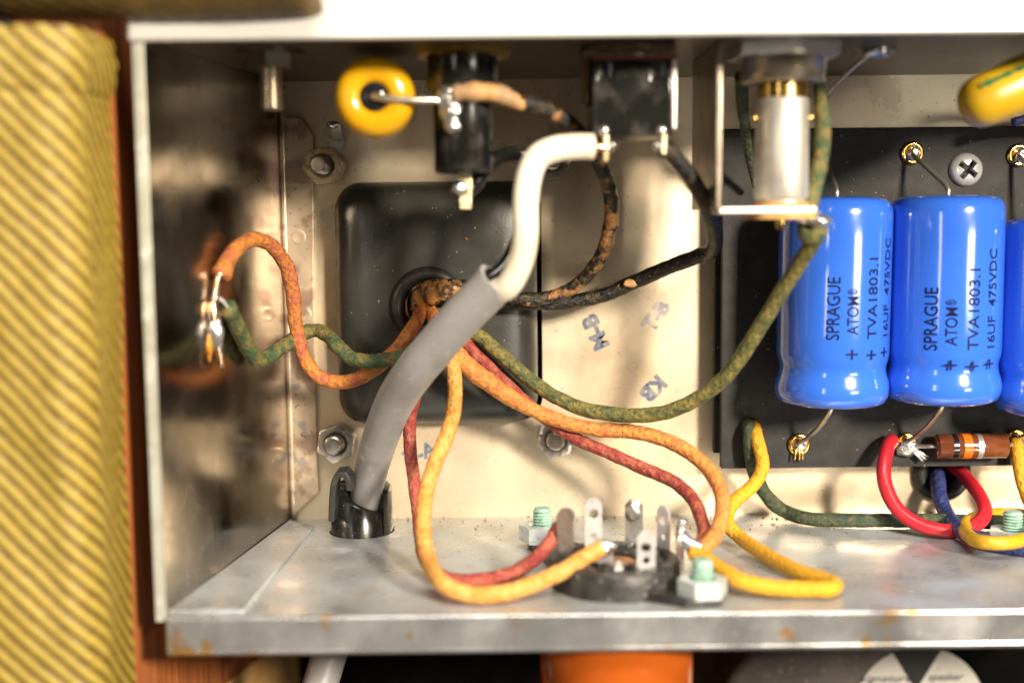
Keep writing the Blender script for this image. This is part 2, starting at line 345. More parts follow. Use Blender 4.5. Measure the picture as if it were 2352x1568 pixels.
M_mintnut = mat('mint_stained_nut', (0.66, 0.71, 0.71), 0.32, 0.35, [((0.46, 0.60, 0.53), 26, 0.48, 0.56, 4, 0.85), ((0.78, 0.82, 0.84), 34, 0.56, 0.64, 4, 0.8), ((0.18, 0.16, 0.12), 110, 0.62, 0.70, 4, 0.7)], (100, 0.25, 0.2))
M_coppery = mat('copper_disc', (0.42, 0.20, 0.085), 0.5, 0.3, [((0.50, 0.26, 0.12), 20, 0.4, 0.65, 4, 0.8)], (120, 0.15, 0.2))
M_brown = mat('brown_resistor', (0.145, 0.040, 0.014), 0.16, 0, [((0.24, 0.085, 0.03), 26, 0.5, 0.68, 4, 0.7)], spec=0.6)
M_bandk = mat('black_band', (0.010, 0.010, 0.012), 0.18)
M_bando = mat('orange_band', (0.80, 0.16, 0.012), 0.18)
M_bands = mat('silver_band', (0.66, 0.64, 0.60), 0.3, 0.7)
M_wood = mat('red_brown_wood', (0.50, 0.165, 0.050), 0.5, 0, [((0.30, 0.085, 0.025), 22, 0.42, 0.62, 6, 0.9), ((0.30, 0.095, 0.035), 30, 0.56, 0.68, 5, 0.7), ((0.04, 0.012, 0.006), 60, 0.64, 0.70, 4, 0.8)], (60, 0.2, 0.3), stretch=(1.0, 1.0, 0.07))
M_label = mat('tan_paper', (0.82, 0.46, 0.15), 0.7, 0, [((0.88, 0.54, 0.20), 12, 0.4, 0.65, 4, 0.8), ((0.45, 0.14, 0.06), 26, 0.68, 0.74, 4, 0.7)])
M_baffle = mat('black_baffle', (0.004, 0.004, 0.004), 0.8, 0, [((0.007, 0.006, 0.006), 14, 0.45, 0.65, 4, 0.8)], spec=0.03)
M_magnet = mat('speaker_cover', (0.085, 0.072, 0.066), 0.55, 0.2, [((0.055, 0.046, 0.042), 14, 0.42, 0.62, 5, 0.8), ((0.26, 0.21, 0.17), 75, 0.6, 0.7, 5, 0.7)], (170, 0.5, 0.4))
M_wpaper = mat('white_label', (0.74, 0.72, 0.66), 0.6, 0, [((0.68, 0.65, 0.58), 22, 0.45, 0.65, 5, 0.7), ((0.50, 0.46, 0.42), 50, 0.66, 0.71, 4, 0.5)])
M_kpaper = mat('black_label_print', (0.022, 0.022, 0.022), 0.55)
M_tube = mat('orange_tube_base', (0.36, 0.075, 0.008), 0.14, 0, [((0.30, 0.06, 0.006), 6, 0.4, 0.65, 3, 0.8)], spec=0.6)

def tweed_mat():
    m = bpy.data.materials.new('tweed_cloth'); m.use_nodes = True
    nt = m.node_tree; N = nt.nodes; Lk = nt.links; b = N['Principled BSDF']
    b.inputs['Roughness'].default_value = 0.55
    at = N.new('ShaderNodeUVMap'); sp = N.new('ShaderNodeSeparateXYZ'); Lk.new(at.outputs[0], sp.inputs[0])
    r = N.new('ShaderNodeMath'); r.operation = 'SINE'
    k = N.new('ShaderNodeMath'); k.operation = 'MULTIPLY'; k.inputs[1].default_value = 2 * math.pi; Lk.new(sp.outputs[0], k.inputs[0]); Lk.new(k.outputs[0], r.inputs[0])
    n = N.new('ShaderNodeTexNoise'); n.inputs['Scale'].default_value = 1.0; n.inputs['Detail'].default_value = 4
    cb = N.new('ShaderNodeCombineXYZ'); s2 = N.new('ShaderNodeMath'); s2.operation = 'MULTIPLY'; s2.inputs[1].default_value = 0.35; Lk.new(sp.outputs[1], s2.inputs[0])
    Lk.new(sp.outputs[0], cb.inputs[0]); Lk.new(s2.outputs[0], cb.inputs[1]); Lk.new(cb.outputs[0], n.inputs['Vector'])
    ad = N.new('ShaderNodeMath'); ad.operation = 'MULTIPLY_ADD'; ad.inputs[1].default_value = 1.5; Lk.new(n.outputs['Fac'], ad.inputs[0]); Lk.new(r.outputs[0], ad.inputs[2])
    mr = N.new('ShaderNodeValToRGB'); e = mr.color_ramp.elements
    e[0].position = 0.02; e[0].color = (0.040, 0.020, 0.003, 1); e[1].position = 0.75; e[1].color = (0.37, 0.275, 0.048, 1)
    q = mr.color_ramp.elements.new(0.42); q.color = (0.19, 0.115, 0.011, 1)
    sc = N.new('ShaderNodeMapRange'); sc.inputs['From Min'].default_value = -0.7; sc.inputs['From Max'].default_value = 2.0; Lk.new(ad.outputs[0], sc.inputs['Value'])
    Lk.new(sc.outputs[0], mr.inputs['Fac']); Lk.new(mr.outputs[0], b.inputs['Base Color'])
    n2 = N.new('ShaderNodeTexNoise'); n2.inputs['Scale'].default_value = 3.0; Lk.new(cb.outputs[0], n2.inputs['Vector'])
    bp = N.new('ShaderNodeBump'); bp.inputs['Strength'].default_value = 0.4; bp.inputs['Distance'].default_value = 0.3 * U; Lk.new(n2.outputs['Fac'], bp.inputs['Height'])
    Lk.new(bp.outputs[0], b.inputs['Normal'])
    return m
M_tweed = tweed_mat()
M_rail = mat('shaded_tweed_cloth', (0.10, 0.060, 0.012), 0.6, 0, [((0.16, 0.10, 0.025), 8, 0.4, 0.62, 5, 0.8), ((0.05, 0.03, 0.008), 20, 0.55, 0.68, 5, 0.8)], (120, 0.4, 0.4))  # tweed of the rail, its shade put into a darker colour

# ================================================================== THE SETTING: chassis
XR = 190.0
XB, XFr = -49.2, -58.8                                # inner face of the side panel at the back and at the front edge
ch = thing('amplifier_chassis', 'open plated steel amplifier chassis holding the wiring', 'chassis', (0, 0, ZF))
# back panel with an opening for the transformer and a wire hole
g = G().box(((XB - 3 + XR) / 2, 0.6, (ZT + ZF) / 2), (XR - XB + 3, 1.2, ZT - ZF + 2.4))
back = obj('back_panel', g, M_back, ch, smooth=30)
a, b_ = P(770, 420, 0), P(1247, 965, 0)
BX0, BX1, BZ0, BZ1 = a.x, b_.x, b_.z, a.z              # transformer opening
def rrect(x0, x1, z0, z1, r, y, n=10):
    out = []
    for cx, cz, a0 in ((x1 - r, z1 - r, 0), (x0 + r, z1 - r, 90), (x0 + r, z0 + r, 180), (x1 - r, z0 + r, 270)):
        for k in range(n + 1):
            a = R(a0 + 90 * k / n); out.append(V((cx + r * math.cos(a), y, cz + r * math.sin(a))))
    return out
cut(back, G().prism(rrect(BX0, BX1, BZ0, BZ1, 5.5, -2.5), (0, 6, 0)))
gro = P(2160, 1085, 0)
cut(back, G().lathe((gro.x, -4, gro.z), (0, 1, 0), [(3.6, 0), (3.6, 9)], 28))
# side panel (splayed a little towards the front), its edge is the bright vertical strip
n_out = V((-(0 - YF), (XFr - XB) * 1.0, 0)).normalized()
T = 1.7
g = G().prism([V((XB, 0, ZF - 1)), V((XFr, YF, ZF - 1)), V((XFr, YF, ZT + 1)), V((XB, 0, ZT + 1))], V((-T, 0.0, 0)))
obj('side_panel', g, M_side, ch, smooth=30, bev=0.35)
g = G().prism([V((XFr - 1.75, YF - 0.35, ZF - 0.9)), V((XFr + 0.08, YF - 0.35, ZF - 0.9)), V((XFr + 0.08, YF - 0.35, ZT + 0.2)), V((XFr - 1.75, YF - 0.35, ZT + 0.2))], (0, 0.34, 0))
obj('side_edge', g, M_edge, ch, smooth=30, bev=0.12)
# the side panel's folded tab, welded to the back panel
tab = [P(x, y, -1.4) for x, y in ((655, 268), (692, 270), (719, 312), (721, 700), (728, 1060), (733, 1128), (672, 1183), (664, 1183))]
tab[0].x = tab[-1].x = XB - 0.05
g = G().prism(tab, (0, 1.35, 0))
obj('side_panel_tab', g, M_tab, ch, smooth=30, bev=0.3)
g = G().tube([V((XB + 0.35, -0.75, ZF + 0.3)), V((XB + 0.35, -0.75, -20)), V((XB + 0.35, -0.75, ZT - 0.3))], 0.75, 14, 3)
obj('corner_fold', g, M_tab, ch, smooth=180)
for px, py in ((700, 392), (698, 722), (690, 1045), (685, 545)):
    c = P(px, py, -1.4)
    obj('spot_weld', G().lathe((c.x, -1.38, c.z), (0, -1, 0), [(1.7, 0.0), (1.55, 0.05), (1.2, 0.06), (0.9, 0.03), (0.01, 0.02)], 20), M_tab, ch, smooth=60)
# top and bottom panels
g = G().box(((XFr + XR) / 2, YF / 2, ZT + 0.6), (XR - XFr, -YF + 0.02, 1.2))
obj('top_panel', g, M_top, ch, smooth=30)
g = G().box(((XFr + XR) / 2, YF / 2, ZF - 0.6), (XR - XFr, -YF + 0.02, 1.2))
floor = obj('bottom_panel', g, M_floor, ch, smooth=30)
SRC = PF(832, 1218, 0)                                # strain relief on the floor
SOC = V((18.4, -50.3, ZF))                            # tube socket
cut(floor, G().lathe((SRC.x, SRC.y, ZF - 4), (0, 0, 1), [(6.9, 0), (6.9, 8)], 40))
cut(floor, G().lathe((SOC.x, SOC.y, ZF - 4), (0, 0, 1), [(11.2, 0), (11.2, 8)], 40))
# folded corner of the side panel lying on the floor
pl = [PF(672, 1196, 0.7), PF(722, 1205, 0.7), PF(640, 1302, 0.7), PF(560, 1400, 0.7), V((XFr + 0.05, YF + 1, ZF + 0.7)), V((XB + 0.05, -2, ZF + 0.7))]
g = G().prism(pl, (0, 0, -0.68))
obj('corner_tab', g, M_floor, ch, smooth=30, bev=0.2)
# front flanges
def flange(name, z0, z1, y0, y1, xa, xb, m, bev=0.5):
    g = G(); th = 1.5
    vs = [V((xa, y0, z0)), V((xb, y0, z0)), V((xb, y1, z1)), V((xa, y1, z1))]
    return obj(name, g.prism(vs, V((0, th, 0))), m, ch, smooth=30, bev=bev)
flange('top_flange', ZT - 0.9, ZT + 10.5, YF - 1.6, YF - 0.0, XFr - 2.2, XR, M_topf, 0.6)
flange('bottom_flange', ZF - 5.9, ZF + 0.12, YF - 1.52, YF - 1.55, XFr + 0.2, XR, M_rim, 0.5)
# the rolled lower edge of the bottom flange
g = G().tube([V((XFr + 0.3, YF - 0.8, ZF - 5.9)), V((60, YF - 0.8, ZF - 5.9)), V((XR, YF - 0.8, ZF - 5.9))], 0.75, 12, 6)
obj('flange_edge', g, M_rim, ch, smooth=180)
# ink stamps on the back panel
def stamp(s, px, py, ang, size, m, bold=0.03):
    c = P(px, py, 0)
    ca, sa = math.cos(R(ang)), math.sin(R(ang))
    obj('ink_stamp', text_g(s, size, lambda x, y: V((c.x + x * ca - y * sa, -0.06, c.z + x * sa + y * ca)), bold), m, ch, smooth=0)
stamp('M-B', 1367, 762, 114, 4.7, M_stamp, 0.26)
stamp('T-B', 1507, 725, 55, 4.6, M_stamp2, 0.24)
stamp('KB', 1500, 893, 224, 4.7, M_stamp, 0.26)
stamp('T-A', 965, 1040, 22, 4.5, M_stamp, 0.16)

# ================================================================== cabinet around the chassis
cab = thing('amplifier_cabinet', 'tweed covered wooden cabinet beside and below the chassis', 'cabinet', (-66, 0, -95))
g = G().prism([V((-66.0, -64, -230)), V((-66.0, 90, -230)), V((-66.0, 90, 60)), V((-66.0, -64, 60))], V((-14, 0, 0)))
obj('side_board', g, M_wood, cab, smooth=30)
g = G().box((30, 92, -90), (300, 4, 380))
obj('baffle_board', g, M_baffle, cab, smooth=30)
# paper label glued to the inside of the side board, its front corner cut off at a slant
pts = []
for px, py in ((500, 1585), (640, 1478), (694, 1478), (694, 1585)):
    v = ray(px, py); s = -65.6 / v.x
    q = V((0, -DIST, 0)) + v * s; pts.append(q)
obj('paper_label', G().prism(pts, V((-0.3, 0, 0))), M_label, cab, smooth=0)
# tweed covering: a bulging padded edge with raised diagonal cords
def tweed(name, sfun, s0, s1, z0, z1, ns, nz, parent, slope=0.62, period=3.15, amp=0.55, m=None):
    vs, fs, uvs, uvp = [], [], [], []
    for j in range(nz + 1):
        for i in range(ns + 1):
            s = s0 + (s1 - s0) * i / ns; z = z0 + (z1 - z0) * j / nz
            p, n = sfun(s, z)
            ph = (s * slope + z) / period + 0.25 * mnoise.noise(V((s * 0.05, z * 0.03, 1)))
            q = (s - z * slope)
            h = amp * math.sqrt(abs(0.5 + 0.5 * math.sin(2 * math.pi * ph))) + 0.12 * mnoise.noise(V((ph * 1.3, q * 0.9, 3)))
            vs.append(p + n * h); uvp.append((ph, q))
    for j in range(nz):
        for i in range(ns):
            a = j * (ns + 1) + i; f = (a, a + 1, a + ns + 2, a + ns + 1)
            fs.append(f); uvs.append([uvp[k] for k in f])
    return obj(name, G().add(vs, fs, uvs), m or M_tweed, parent, smooth=180)
def side_profile(s, z):
    # s runs along the cloth from the outside (left) across the front, round the edge and back along the inside of the board
    flat, r = 46.0, 5.0
    arc = r * math.pi / 2
    if s < flat: p = V((-70.5 - (flat - s), -80.0, z)); n = V((0, -1, 0))
    elif s < flat + arc:
        a = (s - flat) / r; p = V((-70.5 + r * math.sin(a), -75 - r * math.cos(a), z)); n = V((math.sin(a), -math.cos(a), 0))
    else: p = V((-65.5, -75 + (s - flat - arc), z)); n = V((1, 0, 0))
    k = 1.0 if s < flat + 2 else 0.45
    wob = k * (1.5 * mnoise.noise(V((s * 0.05, z * 0.035, 0))) + 0.8 * mnoise.noise(V((s * 0.12, z * 0.09, 5))))
    if z > 20 and s > flat - 14: wob += 1.3 * math.exp(-((z - 25) / 5.0) ** 2)
    return p + n * wob, n
tweed('tweed_covering', side_profile, 0, 46 + 7.85 + 11.5, -98, 29.2, 230, 520, cab, 1.02, 3.15, 0.42)
def rail_profile(s, z):
    # the top rail: cloth turns under the lower edge; here z runs along the rail and s round its edge
    r = 11.0
    a = max(0.0, min(1.62, (18 - s) / r))
    zz = 50.0 - s if s < 0 else None
    if s >= 18: p = V((z, -79.0, 32.2 + r + (s - 18))); n = V((0, -1, 0))
    else: p = V((z, -79.0 + r * (1 - math.cos(a)), 32.2 + r - r * math.sin(a))); n = V((0, -math.cos(a), -math.sin(a)))
    e = max(0.0, (z + 32.5) / 2.0)
    if e > 0: p = p + V((0, min(e * e * 2.2, 6), 0))
    return p + n * 0.8 * mnoise.noise(V((s * 0.1, z * 0.06, 9))), n
tweed('tweed_rail', rail_profile, 0.4, 30, -150, -29.5, 90, 420, cab, slope=1.3, period=3.3, amp=0.3, m=M_rail)

# ================================================================== transformer
tr = thing('power_transformer', 'black enamel bell cover of the transformer filling the back panel opening', 'transformer', ((BX0 + BX1) / 2, 0, BZ0))
g = G(); x0, x1, z0, z1 = BX0 + 0.15, BX1 - 1.1, BZ0 + 0.2, BZ1 - 0.2
prof = [(0, 8), (0, -3.0), (0.25, -4.7), (0.8, -6.3), (1.7, -7.8), (2.9, -8.9), (4.6, -9.7), (7.5, -10.15), (12, -10.35)]
vs = []; n1 = 44
for ins, y in prof: vs += rrect(x0 + ins, x1 - ins, z0 + ins, z1 - ins, max(6.0 - ins * 0.3, 2.2), y)
fs = []
for i in range(len(prof) - 1):
    for k in range(n1):
        k2 = (k + 1) % n1; fs.append((i * n1 + k, i * n1 + k2, (i + 1) * n1 + k2, (i + 1) * n1 + k))
fs.append(tuple((len(prof) - 1) * n1 + k for k in range(n1)))
fs.append(tuple(reversed(range(n1))))
bell = obj('bell_cover', g.add(vs, fs), M_bell, tr, smooth=50)
HC = P(985, 702, -10.3)
cut(bell, G().lathe((HC.x, -14, HC.z), (0, 1, 0), [(6.0, 0), (6.0, 9)], 40))
bell.data.shade_smooth(); bell.data.set_sharp_from_angle(angle=R(50))
gp = [(5.2, 2.0), (5.1, 0.2), (5.5, -0.9), (6.3, -1.5), (7.2, -1.45), (7.9, -0.95), (8.25, -0.25), (8.3, 0.35), (6.6, 0.4), (6.5, 2.0)]
obj('grommet', G().lathe((HC.x, -10.4, HC.z), (0, 1, 0), gp, 48, closed=True), M_rubber, tr, smooth=180)
g = G().lathe((HC.x, -9.6, HC.z), (0, 1, 0), [(4.6, -1.3), (5.0, -1.1), (5.05, 2.5), (4.6, 2.5)], 30, closed=True)
for v in g.v:
    d = mnoise.noise(v * 0.6) * 0.5; v.y += d; v.x += 0.5 * d
obj('paper_liner', g, M_paper, tr, smooth=180)
g = G()
for i in range(7):
    g.blob((HC.x + random.uniform(-2.6, 3.2), -9.3 - random.uniform(0, 1.5), HC.z + random.uniform(0.0, 3.2)), (1.6, 1.1, 1.2), 0.6, i, 0.45, 3)
obj('burnt_paper_packing', g, M_paper, tr, smooth=180)
obj('burnt_wrapping', G().tube([V((HC.x - 1.5, -8.5, HC.z + 1.6)), V((HC.x - 0.5, -12.0, HC.z + 2.0)), P(1010, 668, -14.5), P(1045, 668, -15.5), P(1078, 674, -16)], [2.2, 2.5, 2.4, 2.1, 1.7], 18, 0.4, 0.4, 33), M_paper, tr, smooth=180)
obj('core', G().box(((BX0 + BX1) / 2, 16, (BZ0 + BZ1) / 2), (BX1 - BX0 + 8, 15, BZ1 - BZ0 + 8)), M_core, tr, smooth=0)

# ================================================================== nuts and screws
def hexnut(c, axis, af, h, hole, rot=0, dome=True):
    a = V(axis).normalized(); t = a.orthogonal().normalized()
    if abs(a.y) > 0.9: t = V((1, 0, 0))
    b = a.cross(t); c = V(c); ro = af / math.sqrt(3)
    g = G(); vs, fs = [], []; seg = 36
    def pt(rr, an, hh): return c + a * hh + (t * math.cos(an) + b * math.sin(an)) * rr
    def hexr(an): 
        q = (an - R(rot)) % (math.pi / 3) - math.pi / 6
        return af / 2 / math.cos(q)
    rings = []
    for mode, hh in (('h', 0), ('h', h * 0.82), ('c', h), ('f', h + 0.02), ('o', h), ('o2', h * 0.25)):
        ring = []
        for k in range(seg):
            an = 2 * math.pi * k / seg + R(rot)
            hr = hexr(an)
            if mode == 'h':
                drop = 0.0 if hh == 0 else max(0, (hr - af / 2)) * 0.25
                r_, z_ = hr, hh + (h * 0.16 if hh else 0) - drop
            elif mode == 'c': r_, z_ = min(hr, af / 2 * 0.985), h
            elif mode == 'f': r_, z_ = hole + 0.45, h
            elif mode == 'o': r_, z_ = hole, h - 0.35
            else: r_, z_ = hole, h * 0.2
            ring.append(pt(r_, an, z_))
        rings.append(ring)
    for r_ in rings: vs += r_
    for i in range(len(rings) - 1):
        for k in range(seg):
            k2 = (k + 1) % seg; fs.append((i * seg + k, i * seg + k2, (i + 1) * seg + k2, (i + 1) * seg + k))
    fs.append(tuple(reversed(range(seg))))
    return g.add(vs, fs)
def screw(c, axis, r, h, pitch=0.62, flat=False):
    prof = [(r * 0.9, 0)]; z = 0.1
    while z < h - 0.6:
        prof += [(r * 0.86, z), (r, z + pitch * 0.45), (r, z + pitch * 0.55)]; z += pitch
    prof += [(r * 0.84, h - 0.4), (r * 0.78, h - 0.05), (r * 0.6, h), (0.001, h)]
    return G().lathe(c, axis, prof, 24)
def nut_screw(name, label, c, axis, af, h, r, sh, rot, mn, ms, cat='nut', group=None, washer=0.0, tip=None):
    t = thing(name, label, cat, c, group)
    c = V(c); a = V(axis).normalized()
    obj('hex_nut', hexnut(c + a * (0.4 if washer else 0.02), axis, af, h, r + 0.28, rot), mn, t, smooth=28)
    obj('screw', screw(c, axis, r, sh), ms, t, smooth=35)
    if washer: obj('washer', G().lathe(c, a, [(r + 0.2, 0.02), (washer, 0.02), (washer, 0.4), (r + 0.2, 0.4)], 30, closed=True), mn, t, smooth=30)
    return t
NG = 'nuts holding the transformer'
for px, py, rot, lab, mn, tilt in ((752, 383, 8, 'brassy hex nut and screw above the upper left corner of black transformer', M_brassy, (-0.18, -1, 0.05)),
                             (779, 1012, 20, 'grey hex nut and threaded screw left of the grey cable near the floor', M_steel, (-0.08, -1, 0.0)),
                             (1276, 1003, 14, 'grey hex nut and screw below the lower right corner of black transformer', M_steel, (-0.03, -1, 0.02)),
                             (1268, 372, 8, 'dull hex nut and screw mostly hidden behind the white wire', M_steel, (-0.03, -1, 0.02))):
    c = P(px, py, 0); c.y = -0.1
    nut_screw('transformer_nut', lab, c, tilt, 7.6, 3.3, 2.0, 6.6, rot, mn, M_steel, 'nut', NG, 0 if mn is M_brassy else 4.2)
# solder lug under the upper left nut
lg = thing('solder_lug', 'bent bright solder lug under the brassy upper left nut', 'lug', P(772, 335, -0.6))
a, b2, c2, d2 = P(752, 372, -0.5), P(778, 325, -0.7), P(770, 302, -3.5), P(768, 288, -5.0)
g = G()
for p, q in ((a, b2), (b2, c2), (c2, d2)):
    w_ = 1.6 if p is a else 1.2
    g.prism([p + V((-w_, 0, 0)), p + V((w_, 0, 0)), q + V((w_, 0, 0)), q + V((-w_, 0, 0))], (0, 0.35, 0.05))
obj('tongue', g, M_tin, lg, smooth=30)
obj('solder', G().blob(P(764, 287, -5), (1.3, 0.9, 0.8), 0.4, 3), M_solder, lg, smooth=180)
# screw hanging from the top panel
c = P(621, 108, -47); c.z = ZT
t = thing('panel_screw', 'blurred screw and nut hanging from the dark top panel near the corner', 'screw', c)
obj('hex_nut', hexnut(c, (0, 0, -1), 7.6, 3.0, 2.3, 15), M_top, t, smooth=28)
obj('washer', G().lathe(c - V((0, 0, 0.0)), (0, 0, -1), [(0.5, 0.0), (6.0, 0.0), (6.0, 0.5), (0.5, 0.5)], 30, closed=True), M_top, t, smooth=30)
obj('screw', screw(c, (0, 0, -1), 2.0, 10.2), M_dknickel, t, smooth=35)

# ================================================================== circuit board and its parts
YB = -8.0
a, b2 = P(1662, 297, YB), P(1662, 1076, YB)
bx0, bz1, bz0 = a.x, a.z, b2.z
bd = thing('circuit_board', 'black fibre board carrying the blue capacitors', 'circuit board', ((bx0 + XR) / 2, YB, bz0))
g = G().box(((bx0 + XR - 6) / 2, YB + 1.2, (bz0 + bz1) / 2), (XR - 6 - bx0, 2.4, bz1 - bz0))
board = obj('board', g, M_board, bd, smooth=30, bev=0.25)
g = G().box(((bx0 - 1.1 + XR - 7) / 2, YB + 4.4, (bz0 + bz1) / 2 + 1.5), (XR - 7 - bx0 + 1.1, 2.2, bz1 - bz0 - 2.5))
obj('insulating_board', g, M_board, bd, smooth=30, bev=0.25)
for px, py in ((1720, 330), (1720, 1040), (2600, 330), (2600, 1040)):
    c = P(px, py, YB + 5.5); obj('spacer', G().lathe((c.x, YB + 5.4, c.z), (0, 1, 0), [(3, 0), (3, 2.65)], 20), M_board, bd)
WH = P(1724, 978, YB)
cut(board, G().lathe((WH.x, YB - 3, WH.z), (0, 1, 0), [(1.75, 0), (1.75, 8)], 24))
def eyelet(px, py, r=2.35, seed=0, flux=True):
    c = P(px, py, YB)
    e = obj('eyelet', G().lathe((c.x, YB - 0.01, c.z), (0, -1, 0), [(r * 1.02, 0), (r, 0.45), (r * 0.86, 0.75), (r * 0.66, 0.72), (r * 0.5, 0.35), (r * 0.45, -0.3), (0.01, -0.3)], 30), M_eyelet, bd, smooth=180)
    obj('solder', G().blob((c.x + 0.25, YB - 0.5, c.z - 0.1), (r * 0.62, 0.62, r * 0.6), 0.45, seed, 0.5), M_solder, e, smooth=180)
    if flux: obj('flux', G().blob((c.x - 0.35, YB - 0.35, c.z + 0.5), (r * 0.75, 0.4, r * 0.6), 0.5, seed + 9, 0.5), M_flux, e, smooth=180)
    return c
for i, (px, py) in enumerate(((2094, 352), (2338, 357), (1834, 1020), (2080, 1018), (2332, 1010))): eyelet(px, py, 2.45, i)
c = P(2217, 390, YB)
t = thing('board_screw', 'cross slot screw head in the black board above the blue capacitors', 'screw', (c.x, YB, c.z))
hd = obj('head', G().lathe((c.x, YB - 0.02, c.z), (0, -1, 0), [(3.5, 0), (3.45, 0.5), (3.0, 1.25), (2.0, 1.8), (0.8, 2.05), (0.001, 2.1)], 40), M_tin, t, smooth=60)
rt = Matrix.Rotation(R(38), 3, 'Y')
cut(hd, G().box((c.x, YB - 0.8, c.z), (4.4, 5.0, 1.25), rt))
cut(hd, G().box((c.x, YB - 0.8, c.z), (1.25, 5.0, 4.4), rt))
# blue capacitors
CG = 'blue capacitors on the board'
def blue_cap(pxc, pytop, pybot, Yc, r, rot, shift, label, lt, lb, tilt=0.0, words=True):
    top, bot = P(pxc, pytop, Yc), P(pxc, pybot, Yc)
    L = top.z - bot.z; o = V(((top.x + bot.x) / 2, Yc, bot.z)); ax = V((tilt, 0, 1)).normalized()
    t = thing('electrolytic_capacitor', label, 'capacitor', o, CG)
    pr = [(0.001, 0.25), (r * 0.6, 0.2), (r * 0.86, 0.45), (r * 0.965, 1.1), (r * 1.01, 2.3), (r * 1.02, 3.8), (r * 1.0, 5.1), (r * 0.965, 6.4), (r * 0.945, 7.6), (r * 0.955, 8.6), (r * 0.985, 9.7), (r, 10.8)]
    pr += [(r, 10.8 + (L - 14.3) * k / 6) for k in range(1, 7)]
    pr += [(r * 0.985, L - 2.2), (r * 0.94, L - 1.1), (r * 0.86, L - 0.45), (r * 0.7, L - 0.1), (r * 0.4, L), (0.001, L)]
    sg = G().lathe(o, ax, pr, 64)
    for v in sg.v:
        h_ = v.z - o.z; e_ = max(0.0, 1 - h_ / 11.0) + max(0.0, 1 - (L - h_) / 3.0)
        d_ = V((v.x - o.x, v.y - o.y, 0))
        if d_.length > 2: v += d_.normalized() * (0.05 * mnoise.noise(v * 0.25) + 0.16 * e_ * mnoise.noise(v * 0.4 + V((pxc, 0, 0))))
    obj('sleeve', sg, M_blue, t, smooth=180)
    cc = P(lt[0], lt[1], YB - 0.9)
    s0 = o + ax * L
    obj('lead', G().tube([s0 + V((0, -0.2, -0.5)), s0 + V((0.0, 0.0, 1.6)), (s0 + V((-0.3, 0.6, 3.5))) * 0.5 + (cc + V((0, -2, -2))) * 0.5, cc + V((0, -1.4, -0.6)), cc], 0.5, 10, 0.5), M_lead, t, smooth=180)
    cc = P(lb[0], lb[1], YB - 0.9)
    obj('lead', G().tube([o + V((0, 0, 0.5)), o + V((0, 0.0, -1.4)), o * 0.45 + cc * 0.55 + V((0.6, -1.2, -0.4)), cc + V((0.5, -0.9, 0.7)), cc], 0.5, 10, 0.5), M_lead, t, smooth=180)
    if not words: return t
    def wrap(ang, zc):
        def fn(x, y):        # x runs up the can, y towards the left of the reader
            f = R(ang) - y / r
            return o + ax * (zc + x) + V((math.sin(f), -math.cos(f), 0)) * (r + 0.10)
        return fn
    k = 1 / 11.36
    def line(s, ang, ya, yb, size):
        zc = (930 - (ya + yb) / 2) * k - shift
        obj('print', text_g(s, size, wrap(ang + rot, zc), 0.02, 0, 1.0, 5, (yb - ya) * k), M_ink, t, smooth=0)
    va = -math.degrees(math.atan2(o.x, DIST + Yc))
    line('SPRAGUE', va + 0, 629, 768, 3.6)
    line('ATOM', va + 19.5, 672, 757, 3.2)
    line('\u00ae', va + 18.5, 655, 668, 2.6)
    line('TVA1803.1', va + 41.5, 588, 767, 3.2)
    line('16UF  475VDC', va + 64, 545, 764, 3.1)
    for an, y in ((19.5, 800), (41.5, 803), (62, 800)): line('+', va + an, y - 11, y + 11, 5.0)
    return t
blue_cap(1912, 452, 928, -19.6, 11.15, 0, 0, 'blue capacitor nearest the lamp holder with green wire crossing it', (1890, 345), (1834, 1020), 0.01)
blue_cap(2169, 449, 922, -19.8, 11.15, -12, 2.6, 'middle blue capacitor with full end visible beside the first', (2094, 352), (2080, 1018), 0.0)
blue_cap(2424, 500, 950, -19.3, 11.15, -10, 4.0, 'blue capacitor cut off by the right edge of the photo', (2338, 357), (2332, 1010), 0.0, False)
# carbon resistor
ra, rb = P(2150, 1025, YB - 3.6), P(2310, 1024, YB - 3.6); rb.z = ra.z
t = thing('carbon_resistor', 'brown striped resistor lying along the lower board edge', 'resistor', (ra + rb) / 2 - V((0, 0, 2.6)))
Lr = (rb - ra).length; rr_ = 2.65
obj('body', G().lathe(ra, (1, 0, 0), [(0.001, 0), (rr_ * 0.9, 0.0), (rr_, 0.25), (rr_, Lr - 0.25), (rr_ * 0.9, Lr), (0.001, Lr)], 36), M_brown, t, smooth=50)
for x0_, x1_, m_ in ((3.0, 4.1, M_bandk), (5.2, 7.0, M_bando), (8.2, 9.3, M_bands)):
    obj('colour_band', G().lathe(ra, (1, 0, 0), [(rr_ - 0.1, x0_), (rr_ + 0.035, x0_ + 0.02), (rr_ + 0.035, x1_ - 0.02), (rr_ - 0.1, x1_)], 36), m_, t, smooth=50)
e = P(2085, 1024, YB - 0.8)
obj('lead', G().tube([ra + V((0.3, 0, 0)), ra + V((-1.2, 0.1, 0)), ra * 0.5 + e * 0.5, e], 0.45, 10, 0.5), M_solder, t, smooth=180)
e = P(2336, 1016, YB - 0.8)
obj('lead', G().tube([rb - V((0.3, 0, 0)), rb + V((0.8, 0.1, 0.1)), e], 0.45, 10, 0.5), M_solder, t, smooth=180)
